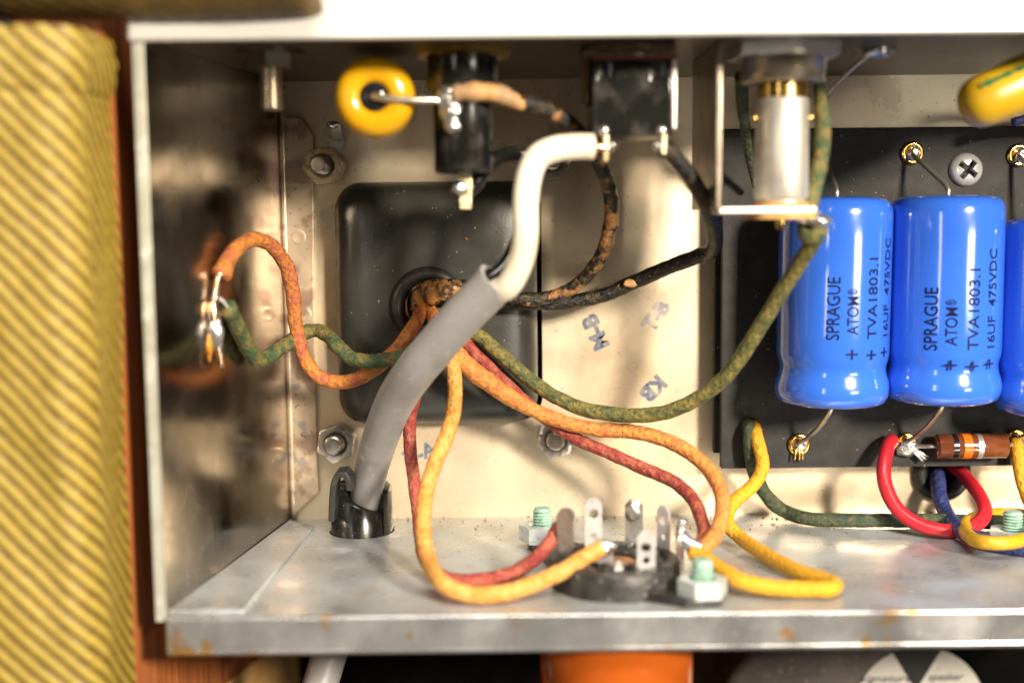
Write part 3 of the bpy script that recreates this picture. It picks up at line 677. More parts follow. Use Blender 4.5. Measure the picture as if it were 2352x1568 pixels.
# solder and clipped wire ends at the middle eyelet
c = P(2080, 1024, YB - 1.0)
jn = thing('solder_joint', 'shiny solder joint with clipped wire ends beside the resistor', 'solder joint', c)
obj('solder', G().blob(c + V((0.5, 0, -0.6)), (2.4, 1.0, 1.5), 0.5, 21, 0.5), M_solder, jn, smooth=180)
for dx, dz in ((4.2, -2.8), (4.6, -2.2), (3.6, -3.3)):
    obj('wire_end', G().tube([c + V((0.5, -0.4, -0.4)), c + V((dx * 0.6, -0.8, dz * 0.55)), c + V((dx, -0.7, dz))], 0.3, 8, 0.5), M_solder, jn, smooth=180)
c = P(1833, 1024, YB - 0.8)
jn2 = thing('solder_joint', 'amber stained joint with two clipped ends left of the red wire', 'solder joint', c)
obj('solder', G().blob(c + V((0.3, 0, 0)), (1.2, 0.9, 1.1), 0.5, 23, 0.5), M_solder, jn2, smooth=180)
for dx in (-0.75, 0.1, 0.75):
    obj('wire_end', G().tube([c + V((dx * 0.6, -0.4, -0.2)), c + V((dx, -0.9, -1.6)), c + V((dx * 1.2, -0.8, -3.0))], 0.26, 8, 0.5), M_brass, jn2, smooth=180)

# ================================================================== panel parts at the top
# yellow capacitor seen end on
f0, bk = P(858, 222, -54), P(876, 236, -31)
t = thing('film_capacitor', 'bright yellow capacitor seen end on, lead soldered to black fuse holder', 'capacitor', f0 - V((0, 0, 7)))
ax = (bk - f0).normalized(); Lc = (bk - f0).length
obj('body', G().lathe(f0, ax, [(2.55, 1.2), (2.75, 0.55), (3.3, 0.2), (4.3, 0.0), (5.4, 0.3), (6.3, 1.1), (6.85, 2.3), (7.0, 4), (7.0, Lc - 3), (6.4, Lc - 1), (4.5, Lc), (0.001, Lc)], 56), M_yel, t, smooth=180)
sl = obj('end_seal', G().lathe(f0, ax, [(0.001, 0.3), (1.2, 0.35), (2.2, 0.65), (2.7, 1.25), (2.6, 1.6), (0.001, 1.6)], 36), M_epoxy, t, smooth=180)
obj('lead', G().tube([f0 + ax * 0.6, f0 - ax * 0.5 + V((0.4, 0, 0)), P(890, 226, -54.6), P(950, 230, -54), P(1005, 231, -53), P(1024, 240, -52.4), P(1032, 258, -52)], [0.62, 0.62, 0.62, 0.65, 0.7, 0.8, 0.9], 12, 0.5), M_lead, t, smooth=180)
# fuse holder
FH = P(1062, 120, -47)
t = thing('fuse_holder', 'black fuse holder with brass nut hanging from the top panel', 'fuse holder', (FH.x, FH.y, P(1062, 400, -47).z))
zt = lambda py: P(1062, py, -47).z
o = V((FH.x, FH.y, ZT))
obj('hex_nut', hexnut(o, (0, 0, -1), 16.4, ZT - zt(134), 6.6, 12), M_brass, t, smooth=28)
h1, h2, h3 = ZT - zt(128), ZT - zt(212), ZT - zt(398)
obj('upper_body', G().lathe(o, (0, 0, -1), [(6.2, 1), (6.2, h2 - 0.6), (5.8, h2), (0.001, h2)], 40), M_bake, t, smooth=40)
pr = [(5.25, h2 - 0.5), (5.25, h3 - 0.5), (4.9, h3), (0.001, h3)]
lb = obj('lower_body', G().lathe(o, (0, 0, -1), pr, 40), M_bake, t, smooth=40)
for an in (-62, -28, 46):
    q = o + V((math.sin(R(an)) * 5.5, -math.cos(R(an)) * 5.5, -(h2 + h3) / 2 - 1))
    cut(lb, G().box(q, (1.1, 1.1, h3 - h2 - 2.5), Matrix.Rotation(R(an), 3, 'Z')))
lb.data.shade_smooth(); lb.data.set_sharp_from_angle(angle=R(35))
p0 = P(1066, 372, -47)
obj('end_lug', G().prism([p0 + V((-1.3, 0, 1)), p0 + V((1.3, 0, 1)), P(1083, 425, -47.5), P(1081, 480, -48), P(1056, 480, -48), P(1054, 425, -47.5)], (0.15, 0.55, 0)), M_brassy, t, smooth=30, bev=0.15)
obj('solder', G().blob(P(1056, 432, -48.4), (1.5, 0.9, 1.2), 0.4, 5), M_solder, t, smooth=180)
obj('side_lug', G().prism([P(1018, 205, -52.6), P(1050, 205, -52.6), P(1052, 300, -52.6), P(1020, 300, -52.6)], (0, 0.6, 0)), M_dknickel, t, smooth=30, bev=0.15)
g = G().blob(P(1033, 258, -53.0), (1.7, 1.2, 1.9), 0.4, 6).blob(P(1026, 218, -53.2), (1.6, 1.1, 1.5), 0.5, 7).blob(P(1040, 285, -53.0), (1.3, 0.9, 1.5), 0.5, 8)
obj('solder', g, M_solder, t, smooth=180)
# toggle switch
YS = -52.0
a, b2 = P(1360, 138, YS), P(1545, 312, YS)
sw = thing('power_switch', 'black box switch with two terminals hanging from the top panel', 'switch', ((a.x + b2.x) / 2, YS + 7, b2.z))
cx_, cz_ = (a.x + b2.x) / 2, (a.z + b2.z) / 2
body = obj('case', G().box((cx_, YS + 7, cz_), (b2.x - a.x, 14, a.z - b2.z), None), M_bake, sw, smooth=40, bev=0.7)
for sx in (-1, 1):
    cut(body, G().box((cx_ + sx * 4.6, YS, a.z - 1.6), (2.4, 1.6, 3.4)))
obj('red_plate', G().box((cx_ + 0.4, YS + 6.8, a.z + 0.35), (b2.x - a.x + 0.6, 13.6, 0.7)), M_redplate, sw, smooth=30, bev=0.15)
obj('frame', G().box((cx_ - 0.3, YS + 7.5, a.z + 1.4), (b2.x - a.x + 2.6, 11, 1.4)).box((a.x - 0.55, YS + 7.5, a.z - 3.0), (1.0, 8, 8)), M_swside, sw, smooth=30, bev=0.3)
obj('mounting_nut', hexnut(V((cx_, YS + 7, ZT)), (0, 0, -1), 15, max(1.2, ZT - a.z - 2.2), 5, 12), M_swside, sw, smooth=28)
obj('bushing', G().lathe((cx_, YS + 7, ZT), (0, 0, -1), [(5.6, 0), (5.6, ZT - a.z - 0.5)], 30), M_swside, sw, smooth=40)
obj('side_strap', G().box((b2.x + 0.35, YS + 1.2, cz_ + 0.6), (0.8, 1.6, a.z - b2.z - 1.2)), M_nickel, sw, smooth=30, bev=0.2)
for px, d in ((1389, 0), (1521, 1)):
    q0, q1 = P(px, 296, YS + 1.5), P(px + 3, 372 if not d else 356, YS + 1.5)
    tm = obj('terminal', G().box((q0 + q1) / 2, (0.9, 3.0, q0.z - q1.z)), M_brassy, sw, smooth=30, bev=0.2)
    obj('rivet', G().lathe(P(px - 2, 300, YS + 0.6), (0, -1, 0), [(1.0, -1), (1.0, 0.5), (0.6, 0.9), (0.001, 1.0)], 18), M_solder, tm, smooth=60)
    obj('solder', G().blob(P(px - 6 if d else px + 8, 336, YS + 1.2), (1.5, 1.1, 0.9), 0.4, 11 + d), M_solder, tm, smooth=180)
# pilot lamp holder
PL = P(1796, 300, -48)
zp = lambda py: P(1796, py, -48).z
pl_ = thing('pilot_lamp_holder', 'shiny metal pilot lamp holder on a bracket beside first blue capacitor', 'lamp holder', (PL.x, PL.y, zp(520)))
o = V((PL.x, PL.y, 0))
rings = [(7.3, ZT)]; z_ = ZT - 0.5
while z_ > zp(178): rings += [(7.45, z_), (7.2, z_ - 0.35)]; z_ -= 0.75
rings += [(7.3, zp(186)), (6.9, zp(192)), (4.4, zp(192))]
obj('threaded_collar', G().lathe(o, (0, 0, 1), rings, 48), M_dknickel, pl_, smooth=50)
obj('flange_nut', hexnut(V((PL.x, PL.y, ZT)), (0, 0, -1), 17.4, 2.4, 7, 10), M_tin, pl_, smooth=28)
obj('brass_sleeve', G().lathe(o, (0, 0, 1), [(4.35, zp(188)), (4.35, zp(236))], 40), M_brass, pl_, smooth=50)
sh = obj('socket_shell', G().lathe(o, (0, 0, 1), [(0.001, zp(226)), (4.3, zp(226)), (4.62, zp(232)), (4.65, zp(300)), (4.75, zp(450)), (4.4, zp(459)), (0.001, zp(459))], 56), M_nickel, pl_, smooth=40)
for sx in (-1, 1):
    obj('bayonet_pin', G().blob(V((PL.x + sx * 4.95, PL.y - 0.6, zp(272))), (0.55, 0.55, 0.75), 0.1, 2, 1, 2), M_brass, pl_, smooth=180)
obj('rolled_ring', G().lathe(o, (0, 0, 1), [(3.0, zp(456)), (4.0, zp(458)), (4.2, zp(463)), (4.0, zp(468)), (3.0, zp(470))], 40), M_nickel, pl_, smooth=180)
obj('fibre_washer', G().lathe(o, (0, 0, 1), [(0.001, zp(464)), (4.7, zp(464)), (4.7, zp(474)), (0.001, zp(474))], 40), M_fibre, pl_, smooth=40)
zb = zp(480)
bxp = P(1652, 300, -53).x
br = G().box((bxp, -39, (ZT + zb) / 2), (1.15, 28, ZT - zb))
obj('bracket', br, M_dknickel, pl_, smooth=30, bev=0.25)
obj('bracket_foot', G().box(((bxp + PL.x + 5.2) / 2, PL.y - 0.2, zb - 0.2), (PL.x + 5.2 - bxp, 9.2, 1.25)), M_nickel, pl_, smooth=30, bev=0.3)
obj('insulator_disc', G().lathe(o, (0, 0, 1), [(0.001, zp(488)), (6.4, zp(488)), (6.4, zp(503)), (0.001, zp(503))], 44), M_fibre, pl_, smooth=40)
obj('contact_rivet', G().lathe(o, (0, 0, 1), [(0.001, zp(528)), (0.8, zp(526)), (0.95, zp(518)), (0.9, zp(500))], 20), M_brass, pl_, smooth=60)
obj('solder_lug', G().prism([P(1840, 498, -52), P(1895, 498, -52), P(1905, 512, -52), P(1890, 523, -52), P(1840, 512, -52)], (0, 3.0, 0)), M_tin, pl_, smooth=30, bev=0.3)
obj('solder', G().blob(P(1884, 509, -52.2), (1.9, 1.4, 1.15), 0.35, 31), M_solder, pl_, smooth=180)
# ground wire soldered to the top panel
c = P(2020, 118, -42); c.z = ZT - 0.2
t = thing('ground_wire', 'thin bare wire soldered to the underside of the top panel', 'wire', c)
obj('wire', G().tube([c, P(1985, 135, -37), P(1925, 190, -30), P(1895, 232, -24), P(1880, 262, -20)], 0.35, 8, 0.6), M_lead, t, smooth=180)
obj('solder', G().blob(P(2018, 118, -43), (2.6, 2.0, 1.2), 0.4, 41), M_solder, t, smooth=180)
obj('flux', G().blob(P(2005, 108, -41), (4.2, 3, 0.7), 0.3, 42), M_flux, t, smooth=180)
# yellow capacitor at the right edge
ca, cb = P(2258, 232, -50), P(2440, 150, -50)
ax = (cb - ca).normalized()
t = thing('film_capacitor', 'dull yellow tilted capacitor at the upper right edge above the board', 'capacitor', ca - V((0, 0, 5)))
Lc = 26
obj('body', G().lathe(ca - ax * 4.2, ax, [(0.001, 0), (1.5, 0.2), (3.0, 0.9), (4.1, 2.2), (4.6, 4.0), (4.7, 6), (4.7, Lc - 5), (3.5, Lc - 1.0), (0.001, Lc)], 44), M_yel2, t, smooth=180)
up = ax.cross(V((0, 1, 0))).normalized()
if up.z < 0: up = -up
def onyel(x, y):
    f = 0.62 + y / 4.7
    return ca + ax * (x + 4.5) + (up * math.sin(f) + V((0, -1, 0)) * math.cos(f)) * 4.75
g = G(); nx_, ny_ = 14, 4
g.add([onyel(-5.5 + 11.0 * i / nx_, (-0.75 + 1.5 * j / ny_) * (0.65 + 0.5 * mnoise.noise(V((i * 0.7, 0, 4))))) for i in range(nx_ + 1) for j in range(ny_ + 1)],
      [(i * (ny_ + 1) + j, (i + 1) * (ny_ + 1) + j, (i + 1) * (ny_ + 1) + j + 1, i * (ny_ + 1) + j + 1) for i in range(nx_) for j in range(ny_)])
obj('green_mark', g, M_green, t, smooth=0)
e0 = ca - ax * 4
obj('lead', G().tube([ca + ax * (Lc - 5), ca + ax * (Lc + 2), ca + ax * (Lc + 6) + V((0, 20, -6)), ca + ax * (Lc + 7) + V((0, 41, -14))], 0.5, 8, 1), M_lead, t, smooth=180)
g = G().tube([P(2325, 282, -22), P(2345, 276, -22), P(2400, 268, -20), P(2480, 300, -9)], 0.9, 12, 0.7)
tag(obj('wire', g, M_bluew, None, 180), 'short blue wire under the dull yellow capacitor at the right edge', 'wire')

# ================================================================== power cord and strain relief
cord = thing('mains_cable', 'thick grey mains cable with white wire stripped out of its end', 'cable', SRC)
cpts = [V((SRC.x - 9, SRC.y - 22, ZF - 34)), V((SRC.x - 3.2, SRC.y - 9, ZF - 14)), V((SRC.x, SRC.y, ZF - 2)), P(838, 1160, -12.5), P(850, 1090, -15.5), P(872, 1010, -21), P(908, 920, -29), P(955, 850, -36), P(1010, 785, -40), P(1070, 718, -43.5), P(1112, 676, -45.5), P(1142, 644, -46.8)]
jacket = obj('jacket', G().tube(cpts, [3.6, 3.6, 3.3, 3.1, 3.45, 3.7, 3.85, 3.9, 3.9, 3.9, 3.85, 3.9], 28, 0.8), M_cord, cord, smooth=180)
end = cpts[-1]; ed = (cpts[-1] - cpts[-2]).normalized()
cut(jacket, G().lathe(end - ed * 9, ed, [(2.95, 0), (3.05, 12)], 28))
# the jacket end is cut at a slant
cut(jacket, G().box(end + ed * 4.4 + V((0.8, -2.0, -0.5)), (16, 16, 6), (V((0, 0, 1)).rotation_difference((ed + V((0.35, -0.55, 0))).normalized())).to_matrix()))
jacket.data.shade_smooth(); jacket.data.set_sharp_from_angle(angle=R(50))
e_in = end - ed * 8
side = V((0.72, -0.3, -0.55)).normalized()
obj('white_conductor', G().tube([e_in + side * 1.0, end - ed * 2.5 + side * 1.25, P(1168, 655, -49), P(1196, 600, -51), P(1207, 540, -52.5), P(1207, 470, -53), P(1215, 405, -53), P(1235, 362, -53), P(1272, 343, -53), P(1320, 337, -52.5), P(1362, 337, -52)], 2.28, 20, 0.6), M_white, cord, smooth=180)
obj('black_conductor', G().tube([e_in - side * 1.4, end - ed * 2 - side * 1.2 + V((0, 0.8, 0)), P(1162, 610, -44), P(1195, 540, -42), P(1222, 450, -41), P(1224, 380, -42), P(1195, 353, -43), P(1150, 360, -43), P(1112, 390, -43.5), P(1090, 425, -44.5), P(1074, 436, -45.5)], 1.5, 16, 0.6), M_bake, cord, smooth=180)
g = G()
for i in range(5):
    q = end - ed * 2 + V((random.uniform(-1.1, 0.4), 0.2 * i - 1.0, random.uniform(-0.6, 0.9)))
    g.tube([q - ed * 5, q, q + ed * random.uniform(0.4, 1.6)], 0.62, 8, 0.6)
obj('paper_filler', g, M_fill, cord, smooth=180)
g = G().tube([P(1356, 337, -52), P(1378, 338, -51.6), P(1402, 342, -51.4)], [1.0, 0.75, 0.7], 10, 0.5)
obj('copper_end', g, M_copper, cord, smooth=180)
# strain relief bushing
sr = thing('strain_relief', 'glossy black strain relief clamping the grey cable in the floor', 'strain relief', SRC)
def halfring(r0, r1, a0, a1, zlo, zhi_fn, n=20, taper=0.9):
    g = G(); vs = []; fs = []
    for k in range(n + 1):
        an = R(a0 + (a1 - a0) * k / n); d = V((math.cos(an), math.sin(an), 0)); zh = zhi_fn(an)
        for r_, z_ in ((r1, zlo), (r1 * taper, zh - 0.5), (r1 * taper - 0.5, zh), (r0, zh), (r0, zlo)):
            vs.append(V((SRC.x, SRC.y, ZF)) + d * r_ + V((0, 0, z_)))
    m_ = 5
    for k in range(n):
        for i in range(m_):
            j = (i + 1) % m_; fs.append((k * m_ + i, k * m_ + j, (k + 1) * m_ + j, (k + 1) * m_ + i))
    fs.append(tuple(range(m_))); fs.append(tuple(reversed([n * m_ + i for i in range(m_)])))
    return g.add(vs, fs)
obj('front_jaw', halfring(2.9, 6.75, 150, 318, -4, lambda a: 7.4 - 2.6 * math.cos(a) + 0.6 * math.sin(a), 24, 0.93), M_plastic, sr, smooth=50)
obj('rear_jaw', halfring(3.2, 6.6, 322, 505, -4, lambda a: 9.6 + 1.0 * math.sin(a), 24, 0.98), M_plastic, sr, smooth=50)
# tongue: a strip that loops up on the left of the cord
sp = [P(766, 1190, -17), P(768, 1140, -18.5), P(770, 1102, -19.5), P(780, 1084, -20), P(796, 1082, -20), P(806, 1098, -20), P(806, 1120, -19.5)]
g = G(); vs = []; fs = []
for i, p in enumerate(sp):
    d = (sp[min(i + 1, len(sp) - 1)] - sp[max(i - 1, 0)]).normalized(); nn = V((d.z, 0, -d.x)).normalized()
    for sy, sn_ in ((-3.2, -0.7), (-3.2, 0.7), (3.0, 0.7), (3.0, -0.7)): vs.append(p + V((0, sy, 0)) + nn * sn_)
for i in range(len(sp) - 1):
    for k in range(4):
        k2 = (k + 1) % 4; fs.append((i * 4 + k, i * 4 + k2, i * 4 + 4 + k2, i * 4 + 4 + k))
fs += [(0, 1, 2, 3), tuple(len(vs) - 4 + k for k in (3, 2, 1, 0))]
obj('tongue', g.add(vs, fs), M_rubber, sr, smooth=60, bev=0.3, sub=2)

# ================================================================== tube socket, nuts and tube
so = thing('tube_socket', 'dusty black round tube socket with upright solder lugs on the floor', 'tube socket', SOC)
obj('ring', G().lathe(SOC, (0, 0, 1), [(4.2, -1), (11.0, -1.2), (11.6, 0.02), (11.7, 0.3), (11.6, 4.3), (11.1, 4.9), (9.3, 5.0), (9.0, 4.3), (5.4, 4.2), (4.9, 4.8), (4.2, 4.6)], 60, closed=True), M_dusty, so, smooth=40)
obj('centre_disc', G().lathe(SOC, (0, 0, 1), [(0.001, 3.9), (4.25, 3.9), (4.25, 3.0), (0.001, 3.0)], 40), M_coppery, so, smooth=40)
for k in range(8):
    an = R(k * 45 + 20)
    q = SOC + V((math.cos(an) * 7.2, math.sin(an) * 7.2, 4.7))
    obj('slot_wall', G().box(q, (3.0, 1.0, 1.4), Matrix.Rotation(an, 3, 'Z')), M_dusty, so, smooth=30, bev=0.25)
for poly, hh in ((((-15.8, 25.8), (-9.5, 27.3), (2.0, 11.0), (-10.5, 5.0)), 1.7), (((17.0, -14.0), (10.5, -14.6), (4.0, -10.8), (10.6, -4.5)), 1.2)):
    obj('mounting_ear', G().prism([V(SOC) + V((x, y, 0.05)) for x, y in poly], (0, 0, hh)), M_dusty, so, smooth=30, bev=0.3)
def lug(px, pyb, pyt, Y, wd, yaw, m=M_tin, holes=True, lean=0.0, twist=0.0):
    a, b_ = P(px, pyb, Y), P(px, pyt, Y); b_ = b_ + V((0, lean, 0))
    H = (b_ - a).length; up = (b_ - a).normalized(); sd = V((math.cos(R(yaw)), math.sin(R(yaw)), 0)); fw = up.cross(sd)
    w2 = wd / 2
    def mk(x, h):
        s2 = Matrix.Rotation(R(twist) * h / H, 3, up) @ sd
        return a + s2 * x + up * h
    poly = [mk(-w2, 0), mk(w2, 0), mk(w2, H * 0.35), mk(w2, H * 0.6), mk(w2, H - 1.2), mk(w2 * 0.45, H), mk(-w2 * 0.45, H), mk(-w2, H - 1.2), mk(-w2, H * 0.6), mk(-w2, H * 0.35)]
    l = obj('solder_lug', G().prism([p - fw * 0.22 for p in poly], fw * 0.44), m, so, smooth=30)
    if holes:
        for hh, rr2 in ((H - 2.9, wd * 0.28), (H * 0.42, wd * 0.2)):
            cut(l, G().lathe(mk(0, hh) - fw * 2, fw, [(rr2, 0), (rr2, 4)], 24))
    return l
lug(1363, 1292, 1143, -46.5, 3.2, 2)
lug(1484, 1335, 1218, -56.5, 3.3, 4, M_tin)
lug(1524, 1285, 1160, -45, 2.9, -48, M_tin)
lug(1300, 1295, 1162, -49, 3.2, -60, M_solder, False, -1.0, 60)
l1 = lug(1456, 1262, 1145, -41.5, 3.4, -4, M_solder, False)
obj('solder', G().blob(P(1456, 1172, -42.2), (1.5, 0.8, 2.0), 0.3, 51), M_solder, l1, smooth=180)
l2 = lug(1390, 1315, 1250, -53, 2.8, -25, M_tin, False)
g = G().blob(P(1386, 1258, -54.4), (1.9, 1.2, 1.5), 0.4, 52).tube([P(1372, 1245, -54), P(1395, 1250, -54.5), P(1415, 1254, -54.3)], [0.7, 0.85, 0.6], 10, 0.4)
obj('solder', g, M_solder, l2, smooth=180)
l3 = lug(1562, 1315, 1222, -50, 2.4, 55, M_solder, False)
g = G().tube([P(1568, 1192, -48), P(1564, 1218, -48), P(1572, 1240, -49), P(1600, 1252, -49.5), P(1612, 1256, -50)], [0.9, 1.1, 1.5, 0.9, 0.7], 10, 0.4).blob(P(1572, 1238, -49), (1.5, 1.1, 1.2), 0.4, 53)
obj('solder', g, M_solder, l3, smooth=180)
l4 = lug(1420, 1330, 1288, -56.2, 1.6, 20, M_tin, False)
SG = 'nuts holding the tube socket'
c = V(SOC) + V((-12.7, 24.0, 1.75))
nut_screw('socket_nut', 'mint stained nut and screw behind the socket on its left', c, (0, 0, 1), 8.2, 3.2, 1.9, 6.6, 10, M_mintnut, M_mint, 'nut', SG)
c = V(SOC) + V((14.0, -10.6, 1.25))
nut_screw('socket_nut', 'blurred mint stained nut and screw in front of the socket', c, (0, 0, 1), 7.6, 2.9, 1.9, 6.2, 22, M_mintnut, M_mint, 'nut', SG)
c = PF(2325, 1232, 0.1)
nut_screw('floor_nut', 'mint stained nut and screw inside the yellow wire loop at right', c, (0, 0, 1), 8.4, 1.6, 2.0, 5.4, 22, M_mintnut, M_mint, 'nut')
# rectifier tube base hanging below the floor
tu = thing('vacuum_tube', 'glossy orange tube base plugged in below the chassis', 'tube', V(SOC) + V((0, 0, -34)))
obj('base', G().lathe(V(SOC) + V((0, 0, -2)), (0, 0, -1), [(0.001, 0), (11, 0), (13.2, 0.8), (13.8, 2.0), (13.9, 6), (13.4, 8.0), (13.9, 9.5), (13.9, 22), (13.2, 23), (0.001, 23)], 60), M_tube, tu, smooth=60)
obj('glass_bulb', G().lathe(V(SOC) + V((0, 0, -24.9)), (0, 0, -1), [(0.001, 0), (12.0, 0), (13.0, 3), (13.5, 20), (9, 30), (0.001, 33)], 40), M_kpaper, tu, smooth=60)

# ================================================================== speaker behind
spk = thing('speaker', 'grey brown speaker magnet cover with round white label below the chassis', 'speaker', P(1935, 1760, 22))
c = P(1932, 1700, 22)
obj('magnet_cover', G().lathe((c.x, 22, c.z), (0, 1, 0), [(0.001, 0), (29.5, 0), (31, 0.8), (31.5, 2.2), (31.5, 40), (0.001, 40)], 80), M_magnet, spk, smooth=50)
lc = P(2112, 1632, 21.8); lr = 16.2
lab = obj('label', G().lathe((lc.x, 21.95, lc.z), (0, -1, 0), [(lr, 0), (lr, 0.15), (0.001, 0.15)], 72), M_wpaper, spk, smooth=30)
ap = P(2104, 1583, 21.6); lft, rgt = P(2042, 1484, 21.6), P(2168, 1484, 21.6)
wv = [V((ap.x - 0.15, 21.76, ap.z)), V((ap.x + 0.15, 21.76, ap.z)), V((rgt.x, 21.76, rgt.z)), V(((rgt.x + lft.x) / 2, 21.76, rgt.z + 0.7)), V((lft.x, 21.76, lft.z))]
obj('black_wedge', G().prism(wv, (0, 0.1, 0)), M_kpaper, lab, smooth=0)
for wds, px, py, fit in (('signature', 2035, 1560, 12.5), ('speaker', 2172, 1556, 8.6)):
    c = P(px, py, 21.7)
    obj('lettering', text_g(wds, 2.7, lambda x, y: V((c.x + x, 21.74, c.z + y)), 0.03, 0.35, 1.05, 0, fit), M_ink, lab, smooth=0)

# ================================================================== board grommet and wires
gr = thing('wire_grommet', 'black rubber grommet in the back panel below the board', 'grommet', gro - V((0, 0, 7)))
obj('ring', G().lathe((gro.x, -0.02, gro.z), (0, -1, 0), [(3.3, -2), (3.1, 0.5), (3.5, 1.8), (4.6, 2.6), (5.6, 2.4), (6.2, 1.5), (6.3, 0.3), (6.2, 0.0), (3.8, 0)], 44, closed=True), M_rubber, gr, smooth=180)
obj('shade_disc', G().lathe((gro.x, 4, gro.z), (0, 1, 0), [(0.001, 0), (6, 0), (6, 2), (0.001, 2)], 30), M_core, gr, smooth=30)  # solid dark disc standing in for the shade inside the hole

def wire(label, pts, r, m, seed=0, lump=0.07, group='cloth covered wires from the transformer', parts=(), cat='wire', name='wire'):
    lump *= 1.6
    pp = [p if isinstance(p, Vector) else P(*p) for p in pts]
    if parts:
        t = thing(name, label, cat, pp[-1], group)
        obj('insulation', G().tube(pp, r, 16, 0.55, lump, seed), m, t, smooth=180)
        for nm, gg, mm in parts: obj(nm, gg, mm, t, smooth=180)
        return t
    o = obj(name, G().tube(pp, r, 16, 0.55, lump, seed), m, None, smooth=180)
    return tag(o, label, cat, group)
wire('orange brown cloth wire looping left to the terminal on the side panel',
     [(968, 708, -7), (966, 718, -13), (955, 742, -17), (925, 785, -19), (880, 832, -19), (840, 860, -18), (790, 878, -16), (735, 866, -15.5), (697, 818, -15.5), (679, 742, -16), (673, 670, -17.5), (656, 607, -20), (626, 566, -24), (590, 550, -28), (556, 560, -32.5), (527, 592, -37), (508, 630, -41)],
     [1.5] * 15 + [1.55, 1.9], M_orangeL, 1, 0.08, parts=[
     ('bare_end', G().tube([P(508, 626, -41), P(500, 640, -41.3), P(496, 665, -42), P(493, 690, -42.6)], [0.7, 0.62, 0.62, 0.8], 10, 0.4), M_copper)])
wire('green cloth wire looping left under the orange brown wire',
     [(1000, 712, -8), (998, 740, -14), (985, 775, -18), (930, 815, -21.5), (870, 829, -21), (812, 823, -19), (776, 796, -17), (752, 770, -14.5), (726, 759, -13), (690, 768, -14), (650, 795, -17.5), (616, 820, -21.5), (595, 827, -24.5), (576, 808, -28), (551, 760, -33), (532, 725, -37), (521, 706, -39.5)],
     [1.5] * 15 + [1.65, 1.9], M_greenc, 2, 0.10, parts=[
     ('bare_end', G().tube([P(522, 706, -39.6), P(512, 692, -41), P(498, 684, -42.2), P(489, 694, -42.8), P(492, 712, -42.8)], 0.4, 8, 0.4), M_tin)])
wire('frayed black wire rising from transformer to the fuse holder',
     [(978, 668, -8), (990, 660, -12), (1030, 655, -14.5), (1090, 663, -16.5), (1180, 684, -17), (1245, 686, -16.5), (1302, 668, -17), (1350, 631, -19), (1386, 575, -22), (1405, 500, -26), (1398, 430, -31), (1377, 377, -35), (1345, 322, -40), (1300, 280, -44), (1252, 250, -47), (1205, 238, -49.5), (1160, 226, -51)],
     1.42, M_blackb, 3, 0.10, parts=[('tape_sleeve', G().tube([P(1040, 214, -53.2), P(1075, 213, -53.2), P(1130, 212, -52.3), (P(1170, 224, -51.3)), P(1200, 240, -50), P(1212, 243, -49.2)], [1.5, 1.8, 1.7, 1.5, 1.0, 0.4], 14, 0.5, 0.35, 77), M_sleeve)])
wire('glossy black wire running right from transformer and up to the switch',
     [(988, 690, -8), (1000, 684, -12), (1040, 682, -13.5), (1120, 692, -14), (1200, 695, -14), (1290, 696, -13), (1380, 679, -13.5), (1452, 650, -15.5), (1530, 616, -19), (1598, 590, -23), (1630, 578, -26), (1641, 560, -31), (1641, 532, -36), (1631, 490, -42), (1608, 442, -45), (1576, 392, -47.5), (1543, 354, -49.5), (1522, 342, -50.5)],
     1.5, M_blackw, 4, 0.06, parts=[('brown_blister', G().blob(P(1448, 651, -16.8), (1.6, 0.7, 0.9), 0.3, 61), M_sleeve)])
wire('olive green cloth wire sagging right to the lamp holder lug',
     [(1002, 715, -8), (1020, 735, -14), (1050, 748, -16), (1105, 775, -16), (1155, 818, -16), (1212, 868, -16), (1272, 909, -17), (1340, 939, -19), (1410, 951, -21), (1480, 953, -23.5), (1550, 940, -26), (1620, 904, -29), (1680, 849, -33), (1730, 776, -37), (1780, 695, -41), (1830, 614, -45.5), (1866, 558, -49.5), (1884, 522, -51.5)],
     [1.5] * 13 + [1.45, 1.45, 1.45, 1.5, 1.6], M_greenw, 5, 0.06)
wire('green wire beside the lamp holder running down behind it',
     [P(1880, 200, -40), (1888, 250, -46), (1890, 300, -47), (1886, 360, -47), (1874, 420, -47), (1862, 470, -47.5), (1850, 520, -49), (1856, 545, -50.5), (1872, 540, -51.5), (1882, 522, -51.8)],
     [0.9, 1.3, 1.45, 1.45, 1.4, 1.4, 1.5, 1.5, 1.4, 1.2], M_greenc, 6, 0.06, 'wires at the lamp holder')
wire('dark green wire behind the left side of the lamp holder',
     [P(1703, 175, -36), (1705, 230, -30), (1712, 300, -24), (1722, 370, -17), (1735, 430, -12)], [1.3, 1.2, 1.0, 0.8, 0.6], M_dkgreen, 7, 0.06, 'wires at the lamp holder')
wire('amber cloth wire sweeping right from transformer into the socket loop',
     [(980, 706, -9), (996, 725, -15), (1018, 770, -21), (1055, 822, -22.5), (1100, 862, -22), (1160, 905, -20.5), (1222, 940, -19), (1292, 968, -18.5), (1370, 986, -19), (1450, 991, -20.5), (1522, 1008, -23), (1592, 1044, -27), (1640, 1094, -32), (1660, 1150, -38), (1651, 1210, -44), (1628, 1248, -48), (1604, 1262, -49.5)],
     [1.4, 1.5, 1.7, 1.9, 2.0, 1.8, 1.55, 1.5, 1.5, 1.5, 1.5, 1.5, 1.5, 1.5, 1.45, 1.45, 1.4], M_orange, 8, 0.06)
